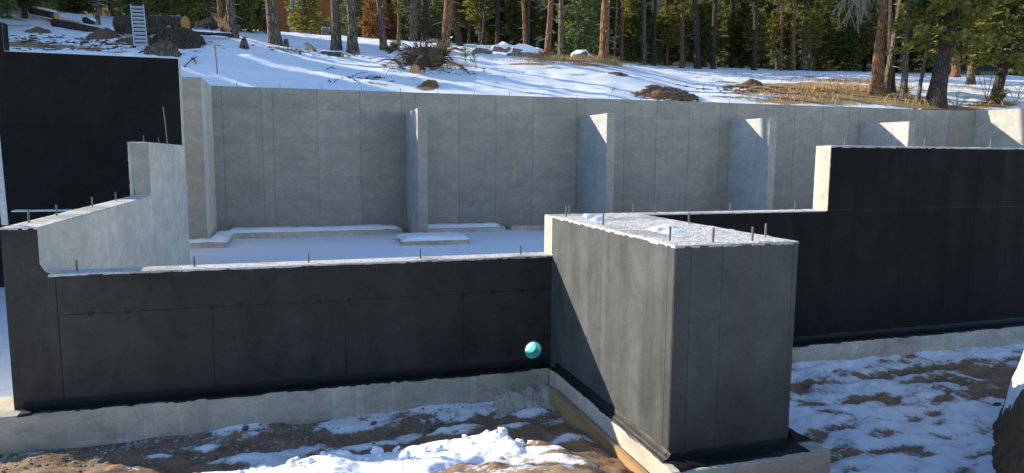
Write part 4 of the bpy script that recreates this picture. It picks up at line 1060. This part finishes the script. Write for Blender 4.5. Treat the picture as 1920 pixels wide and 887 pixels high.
# young firs left of the frame and below the big trees, whose shade lies on the slope
for (x, y, h) in ((-11, 30.5, 4.5), (-12.5, 33, 5), (-13.5, 30, 5), (-15, 35, 6), (-16.5, 31.5, 5), (-18, 34, 6), (-14, 37, 6), (-19.5, 37.5, 7), (-12, 36, 5.5), (-21, 33, 6), (-10.8, 34.5, 4.5)):
    place_tree(rg.choice([0, 1, 2]), Vector((x, y, hill(x, y))), h, rg.uniform(0, 6), 'fir_tree', 'young fir on the slope left of the log pile', 'young firs left of the log pile', width=1.2)
for i, (px, d, h, pi, lab) in enumerate(((575, 46, 4.2, 7, 'young yellow green fir in front of the cabin'), (770, 44, 4, 6, 'bushy green fir sapling behind the uprooted stump'), (700, 41, 3.2, 8, 'rusty brown dying fir sapling between the grey pines'), (733, 42, 2.2, 8, 'small rusty sapling right of the slim grey pine'),
        (498, 35, 1.2, 8, 'low rusty shrub beside the leaning pine'), (390, 33, 3.6, 7, 'yellow green fir sapling behind the log pile'), (310, 32.5, 3.3, 7, 'leafy green sapling behind the biggest log'), (265, 33.5, 3.6, 6, 'bushy sapling behind the ladder'), (140, 35, 4, 6, 'bushy sapling behind the reddish log'), (1085, 40, 5, 6, 'blue green fir sapling between the grey and the orange pine'), (1105, 42, 4.6, 6, 'blue green sapling close behind the big orange pine'),
        (1190, 47, 4, 6, 'sapling at the edge of the wood'), (1225, 48, 3, 7, 'yellow green sapling at the edge of the wood'), (455, 34, 3.2, 7, 'yellow green sapling behind the grey trunk'), (660, 43, 3.6, 6, 'bushy sapling behind the pair of grey pines'), (820, 42, 3.4, 6, 'bushy sapling behind the tall orange pine'))):
    place_tree(pi, hitd(px, d), h, i*1.1, 'fir_sapling', lab, cat='sapling')

for i, (px, d, h) in enumerate(((35, 34, 4.6), (95, 36, 5), (150, 34.5, 4.4), (215, 36, 5), (285, 36.5, 5.2), (345, 37, 5), (395, 35.5, 4.6), (470, 36, 4.6), (-30, 36, 5.5), (-80, 34, 5))):
    place_tree([2, 5, 0, 3, 1][i % 5], hitd(px, d), h, i*1.7, 'fir_tree', 'short bushy conifer close behind the log pile and mound', 'short conifers behind the log pile', width=1.25)
r5 = random.Random(12)
for i in range(26):
    px = lerp(880, 1640, i/25)+r5.uniform(-14, 14); q = hitd(px, edge(px)+r5.uniform(.5, 5))
    if shades(q, .3, 5, 2.0, LIT): continue
    place_tree([3, 5, 2, 5, 3, 0][i % 6], q, r5.uniform(3.8, 5.4), i*2.1, 'young_conifer', 'bushy young conifer along the sunny edge of the wood', 'young conifers at the wood edge', width=1.45)
# the trees whose trunks stand clear: base px, px where it leaves the frame, widths in px
def near_tree(bx, by, tx, ty, wb, wt, mat, label, d=None, H=14, crown=3, name='pine_tree', cbz=13.2, sd=0, cscale=1.0, lowcrown=None):
    q = hit(bx, by) if d is None else hitd(bx, d)
    D = (q-CAM).dot(fw); T = atD(tx, ty, D); dv = (T-q); dv = dv/dv.z
    root = empty(name, q, label, 'tree'); rb = wb*D/FPX/2; rt_ = wt*D/FPX/2; zt = T.z-q.z
    m = MB(); n = 20; N = 60; base = 0
    for i in range(N+1):
        t = i/N; z = -.3+(H+.3)*t; r = lerp(rb, rt_, min(1, max(0, z)/zt)) if z < zt else rt_*(1-(z-zt)/(H-zt)*.92)
        r *= 1+.35*math.exp(-max(0, z)*3.2)
        c = q+dv*z+Vector((.05*fbm(z*.25, sd), .05*fbm(z*.25, sd+4), 0))
        for k in range(n):
            th = 2*math.pi*k/n; rr = r*(1+.06*fbm(math.cos(th)*2.5+sd, math.sin(th)*2.5, z*.8, 3)+.04*fbm(math.cos(th)*9+sd, math.sin(th)*9, z*2.5, 2)); m.v.append((c.x+rr*math.cos(th), c.y+rr*math.sin(th), c.z))
    for i in range(N):
        for k in range(n): k2 = (k+1) % n; m.f.append((i*n+k, i*n+k2, (i+1)*n+k2, (i+1)*n+k))
    m.build('trunk', mat, root, smooth=True)
    cb = max(2.5, cbz-q.z) if lowcrown is None else lowcrown
    while cb < H-1.0 and (shades(q, cb-.5, H, 2.6, LIT) or shades(q, cb-.3, H, 1.6, FIELD) > 1): cb += .4
    if cb < H-1.0:
        cm_, lb = crown_mesh('crown', H, cb, 2.3*cscale, [NEED_D, NEED_B, NEED_Y, NEED_Y][crown], sd=sd+40, dens=15, whorl=.42, nb=7, tl=.26, tw=.08, droop=.15 if lowcrown is None else .35)
        o = bpy.data.objects.new('crown', cm_); col.objects.link(o); o.parent = root
        for v in cm_.vertices: v.co.x += dv.x*v.co.z; v.co.y += dv.y*v.co.z
        lm = MB()
        for (pts, lr) in lb: lm.tube([p+Vector((dv.x*p.z, dv.y*p.z, 0)) for p in pts], [lr, lr*.8, lr*.5, lr*.2], 4, cap=False)
        me = bpy.data.meshes.new('limbs'); me.from_pydata(lm.v, [], lm.f); me.materials.append(BARK_D); o = bpy.data.objects.new('limbs', me); col.objects.link(o); o.parent = root
    rg2 = random.Random(sd)
    st = MB()
    for k in range(7):
        z = rg2.uniform(.8, zt*1.1); th = rg2.uniform(0, 6.28); o_ = Vector((math.cos(th), math.sin(th), rg2.uniform(-.3, .2))); L = rg2.uniform(.1, .5)
        a = q+dv*z; lp = [a, a+o_*(rb+L*.5), a+o_*(rb+L)+Vector((0, 0, -.1*L))]; MB().tube(lp, [.022, .013, .004], 5, cap=False).build('dead_twig', DEAD, root)
    return root, q, dv
NT_ = [(183,46,183,0,8,7,BARK_G,'slim grey trunk rising behind the log pile, left of the ladder',None),(420,58,413,0,13,12,BARK_O,'red barked pine trunk behind the split stump',27.6),(439,66,431,0,17,14,BARK_G,'grey pine trunk touching the red barked one',27.4),
  (516,84,507,0,24,18,BARK_G,'thick leaning grey pine beside the upright sawn stump',None),(631,97,626,0,19,15,BARK_G,'left one of a pair of thick grey pines by the log with red end',None),(662,101,656,0,20,16,BARK_G,'right one of a pair of thick grey pines by the log with red end',None),
  (720,91,711,0,13,11,BARK_G,'slim leaning grey pine above the yellow shrub',None),(748,84,748,0,6,5,BARK_O,'very thin red trunk right of the slim grey pine',35),(833,99,841,0,16,17,BARK_O,'tall pine with orange upper trunk right behind the uprooted stump',None),
  (862,80,850,20,13,9,BARK_D,'dark bowed trunk beside a snow capped boulder',39),(775,82,777,0,15,13,BARK_G,'broad grey trunk behind the uprooted stump',40),(797,80,797,0,14,12,BARK_D,'dark trunk next to the broad grey one behind the stump',41),
  (985,98,981,0,8,7,BARK_O,'dark red twin trunk behind the snowy boulders',37),(988,97,992,0,7,6,BARK_D,'dark slanting trunk crossing the dark red one',37),(905,78,911,0,7,6,BARK_D,'dark slim trunk behind the thin saplings',44),(934,84,933,0,10,8,BARK_D,'dark upright trunk beyond the snow mounds',45),
  (1025,111,1032,0,12,10,BARK_O,'slim sunlit orange pine with dry grass at its foot',None),(1052,104,1053,0,11,9,BARK_G,'slim pale grey pine beside the slim orange pine',33),(1131,118,1137,0,18,16,BARK_O,'thick sunlit orange pine at the edge of the snow field',None),
  (1152,112,1154,70,3,3,BARK_G,'thin dead pole just right of the thick orange pine',38),(1166,118,1168,0,5,5,BARK_O,'slender trunk with sunlit patches at the wood edge',44),
  (1208,126,1208,30,9,7,BARK_G,'grey trunk at the edge of the dark wood, above the soil heap',45),(1226,127,1228,40,8,7,BARK_D,'dark trunk right of the grey one at the wood edge',46),(1279,128,1280,0,8,7,BARK_O,'brown sunlit trunk at the wood edge',46),(1309,129,1303,0,12,10,BARK_D,'leaning dark trunk at the wood edge',45),(1338,129,1341,0,9,8,BARK_D,'straight dark trunk beside the bright pine foliage',47),(1250,127,1250,40,10,8,BARK_D,'dark trunk between the brown and the grey ones at the wood edge',50),
  (1415,131,1418,0,9,8,BARK_D,'dark trunk at the wood edge right of the bright pine foliage',47),(1466,132,1465,60,5,5,BARK_O,'thin orange trunk in the shade of the wood',49),(1488,132,1489,0,9,8,BARK_O,'orange brown trunk in the shade of the wood',50),(1507,131,1509,50,8,7,BARK_G,'pale grey trunk next to the orange brown one',51),(1528,131,1530,60,5,5,BARK_G,'thin pale trunk deep in the shaded wood',53),(1375,130,1375,30,8,7,BARK_D,'dark trunk in the wood between two bright crowns',52)]
for i, (bx, by, tx, ty, wb, wt, mt, lab, d) in enumerate(NT_):
    near_tree(bx, by, tx, ty, wb, wt, mt, lab, d, H=rg.uniform(11.5, 13) if (d or 30) < 36 else rg.uniform(6.8, 8), crown=rg.choice([0, 2, 3]), sd=i*3+1, cbz=13.6, cscale=.5, lowcrown=None if (d or 30) < 36 else 5.2)
# the clump of trees by the dry grass
r1 = near_tree(1643, 177, 1659, 0, 25, 13, BARK_O, 'big reddish leaning pine of the clump in the dry grass', H=15, crown=0, sd=201, cbz=12.5)
near_tree(1664, 176, 1690, 0, 15, 10, BARK_G, 'grey leaning trunk close behind the big reddish pine', H=13, crown=0, sd=205, cbz=12, d=29.6)
near_tree(1675, 178, 1672, 0, 14, 11, BARK_D, 'dark trunk between the reddish pine and the grey ones', H=13, crown=0, sd=209, cbz=12, d=30)
near_tree(1693, 185, 1707, 0, 12, 8, BARK_G, 'slim grey trunk with a charred foot in the clump', H=12, crown=1, sd=213, cbz=11)
near_tree(1720, 191, 1747, 40, 7, 5, BARK_G, 'thin slanting pole of a tree between the thick trunks', H=7, crown=1, sd=217, lowcrown=4.2, cscale=.5)
near_tree(1753, 199, 1790, 0, 32, 22, BARK_D, 'thick dark fir with furrowed bark and green boughs above', H=13, crown=2, sd=221, lowcrown=2.8, name='fir_tree')
near_tree(1866, 189, 1902, 20, 18, 11, BARK_D, 'fir with broad bright green boughs at the right of the clump', H=10, crown=2, sd=225, lowcrown=1.9, cscale=1.3, name='fir_tree')
near_tree(1950, 182, 1955, 20, 16, 12, BARK_D, 'green fir beside the fir with broad boughs', H=9, crown=2, sd=229, lowcrown=2.2, cscale=1.05, name='fir_tree', d=33)
near_tree(1825, 150, 1828, 20, 14, 10, BARK_G, 'fir standing behind the thick dark fir', H=9, crown=2, sd=233, lowcrown=2.6, cscale=1.0, name='fir_tree', d=38)
near_tree(1795, 138, 1797, 20, 14, 12, BARK_O, 'reddish trunk behind the thick dark fir', H=10, crown=0, sd=237, lowcrown=2.6, d=46)
# dead grey limb hanging in the shade, part of the reddish pine
root, q, dv = r1; D = (q-CAM).dot(fw)
random.seed(8)
for (x0, y0, x1, y1) in ((1655, -30, 1600, 5), (1655, -25, 1590, 20), (1655, -40, 1570, 10)):
    a = atD(x0, y0, D); b = atD(x1, y1, D-.6)
    pts = [a.lerp(b, t)+Vector((0, 0, .22*math.sin(t*3.1))) for t in (0, .3, .6, 1)]
    L = MB().tube(pts, [.035, .028, .02, .009], 5); 
    for k in range(16):
        t = random.uniform(.35, 1); p = a.lerp(b, t)+Vector((0, 0, .22*math.sin(t*3.1))); dr = Vector((random.uniform(-1, .6), random.uniform(-.5, .5), random.uniform(-1.3, -.2))).normalized(); l = random.uniform(.4, 1.25)
        p2 = p+dr*l*.5; p3 = p+dr*l+Vector((0, 0, -.18*l)); L.tube([p, p2, p3], [.012, .009, .004], 4, cap=False)
        for z_ in range(3): e = p.lerp(p3, random.uniform(.3, .9)); L.tube([e, e+Vector((random.uniform(-.3, .3), random.uniform(-.2, .2), random.uniform(-.35, .0)))], [.007, .003], 4, cap=False)
    L.build('dead_limb', DEAD, root, smooth=True)
# bare shrubs, yellow shrubs, thin saplings
def shrub(px, py, h, n, mat, label, leaf=None, d=None, spread=.6):
    q = hit(px, py) if d is None else hitd(px, d); W = empty('shrub', q, label, 'shrub'); V = MB(); m = MB()
    for k in range(n):
        dv = Vector((random.uniform(-spread, spread), random.uniform(-spread, spread), 1)).normalized(); L = h*random.uniform(.6, 1.05); pts = droot(q, dv, L, 1, 6, .6, .1)
        m.tube(pts, [lerp(.014, .003, i/6) for i in range(7)], 4, cap=False)
        for z_ in range(5):
            i = random.randint(2, 5); e = pts[i]; f = e+Vector((random.uniform(-.4, .4), random.uniform(-.4, .4), random.uniform(-.05, .4)))*h*.5; m.tube([e, f], [.006, .002], 4, cap=False)
            if leaf:
                for y_ in range(16):
                    p = e.lerp(f, random.uniform(.1, 1.05))+Vector((random.uniform(-.06, .06), random.uniform(-.06, .06), random.uniform(-.06, .06))); a = Vector((random.uniform(-1, 1), random.uniform(-1, 1), random.uniform(-.3, 1))).normalized()*.07; b = a.orthogonal().normalized()*.025
                    V.add([p-b, p+a*.5+b, p+a, p+a*.5-b*.8], [(0, 1, 2, 3)])
    m.build('stems', mat, W)
    if leaf: V.build('foliage', leaf, W)
    return W
random.seed(31)
shrub(1850, 192, 2.0, 5, BARK_D, 'bare dark shrub beside the fir with broad boughs', spread=.35)
shrub(1795, 203, .9, 9, DEAD, 'bare tangled shrub at the edge of the back wall', spread=1.0)
shrub(1905, 195, 1.3, 9, DEAD, 'bare spreading shrub at the right end of the back wall', spread=.9)
shrub(1872, 195, .8, 14, BARK_D, 'low brown and green shrub at the foot of the broad fir', NEED_Y, spread=1.1)
shrub(730, 101, .75, 16, BARK_D, 'low yellow green shrub left of the uprooted stump', NEED_Y, spread=1.2)
shrub(832, 108, .7, 10, BARK_D, 'yellow shrub tucked behind the uprooted stump', NEED_Y, spread=.9)
shrub(1050, 108, .8, 18, BARK_D, 'yellow green shrub at the foot of the slim grey pine', NEED_Y, spread=1.0)
shrub(893, 132, 1.15, 2, BARK_G, 'thin leafless sapling standing in snow right of the stump', NEED_B, spread=.15)
shrub(873, 118, 1.0, 2, BARK_G, 'second thin sapling close to the uprooted stump', NEED_B, spread=.15)
shrub(1560, 134, 1.6, 4, DEAD, 'dry stalks at the edge of the shaded wood', spread=.5)
shrub(1695, 155, .7, 4, BARK_D, 'little green fir sprout on the charred slim trunk', NEED_B, spread=1.2, d=28.6)
# dry grass
def grass(name, spots, label):
    m = MB()
    for (px, py, rx, ry, n, h) in spots:
        q = hit(px, py)
        for k in range(n):
            x = q.x+random.gauss(0, rx*.6); y = q.y+random.gauss(0, ry*.6)
            if y < 21.45 or (y < 24.5 and x > 20.5 and random.random() < .93): continue
            z = hill(x, y); hh = h*random.uniform(.5, 1.2); dx, dy = random.gauss(0, .45), random.gauss(0, .45); w_ = random.uniform(.006, .014)
            th = random.uniform(0, 3.14); a = Vector((math.cos(th), math.sin(th), 0))*w_
            p = Vector((x, y, z-.02)); mid = p+Vector((dx*.35, dy*.35, .65))*hh; tip = p+Vector((dx, dy, .9))*hh
            m.add([p-a, p+a, mid+a*.7, tip, mid-a*.7], [(0, 1, 2, 4), (4, 2, 3)])
    return tag(m.build(name, STRAWM), label, 'dry grass', kind='stuff')
random.seed(41)
grass('dry_grass', [(1480,163,1.8,.8,160,.10),(1560,164,2.2,1.0,400,.15),(1620,168,2.2,1.0,800,.22),(1500,172,1.8,1.0,240,.12),(1580,176,2.0,1.2,1100,.22),(1660,188,1.8,.9,1300,.34),(1740,200,1.3,.5,900,.38),(1590,155,2.5,1.4,700,.20),(1530,185,2.2,.5,500,.18),(1800,204,1.0,.3,250,.3),(1868,198,1.0,.5,500,.35)], 'straw coloured dry grass round the clump of trees above the back wall')
grass('dry_grass', [(1035,113,1.3,.4,700,.30),(1131,119,.9,.35,500,.34),(1170,120,1.3,.4,250,.25),(1000,117,1.0,.3,200,.2)], 'straw coloured dry grass at the feet of the orange pines')
grass('grass_stubble', [(1800,170,5,4,900,.10),(1700,155,6,4,700,.10),(1500,142,6,2,500,.10),(1880,160,4,4,500,.10),(1350,140,5,2,260,.10)], 'sparse grass tips poking through the far snow field')

# cabin among the trees
q = hitd(575, 56); W = empty('cabin', q, 'orange brown timber cabin half hidden among the trees', 'cabin')
r2 = Vector((rt.x, rt.y, 0)).normalized(); f2 = Vector((fw.x, fw.y, 0)).normalized(); zz = Vector((0, 0, 1))
SID = NT('timber_siding', .8, .2); SID.color(SID.mix(SID.mr(SID.noise(3, (.4, .4, 6), 5), .3, .7, 0, 1), (.20, .075, .03), (.32, .13, .05))); SID = SID.m
WHITE = plain('white_paint', (.72, .72, .70)); GLASS = plain('window_glass', (.10, .13, .16), .08, 0, .8); ROOFM = plain('dark_shingles', (.07, .06, .055), .9)
def cb_(name, u0, u1, d0, d1, z0, z1, mat, par=None):
    c = q+r2*(u0+u1)/2+f2*(d0+d1)/2+zz*(z0+z1)/2; return MB().obox(c, r2*(u1-u0)/2, f2*(d1-d0)/2, zz*(z1-z0)/2).build(name, mat, par or W)
cb_('wall', -2.6, 6.5, 0, 5, -.6, 5.2, SID)
for k in range(16): cb_('siding_board', -2.6, 6.5, -.03, -.001, -.3+k*.33, -.3+k*.33+.30, SID)
for (u0, u1, z0, z1) in ((-1.3, -.7, .55, 1.5), (.0, .35, .4, 1.5), (1.25, 1.95, .6, 1.6), (3.0, 4.2, .6, 1.7), (-1.2, .2, 3.0, 4.1)):
    wn = cb_('window', u0, u1, -.08, -.031, z0, z1, WHITE); 
    c = q+r2*(u0+u1)/2+f2*(-.085)+zz*(z0+z1)/2; MB().obox(c, r2*((u1-u0)/2-.07), f2*.004, zz*((z1-z0)/2-.07)).build('pane', GLASS, wn)
cb_('deck', -3.2, 6.5, -1.6, -.04, -.05, .12, SID)
cb_('rail', -3.2, 6.5, -1.6, -1.52, .95, 1.04, SID); cb_('rail', -3.2, 6.5, -1.6, -1.54, .45, .52, SID)
for k in range(8): cb_('post', -3.2+k*1.35, -3.08+k*1.35, -1.61, -1.51, -.6, 1.04, SID)
for s_ in (-1, 1):
    c = q+r2*1.95+f2*(2.5+s_*1.6)+zz*6.0; MB().obox(c, r2*5.2, (f2*1.9-zz*s_*1.0), zz*.08).build('roof', ROOFM, W)
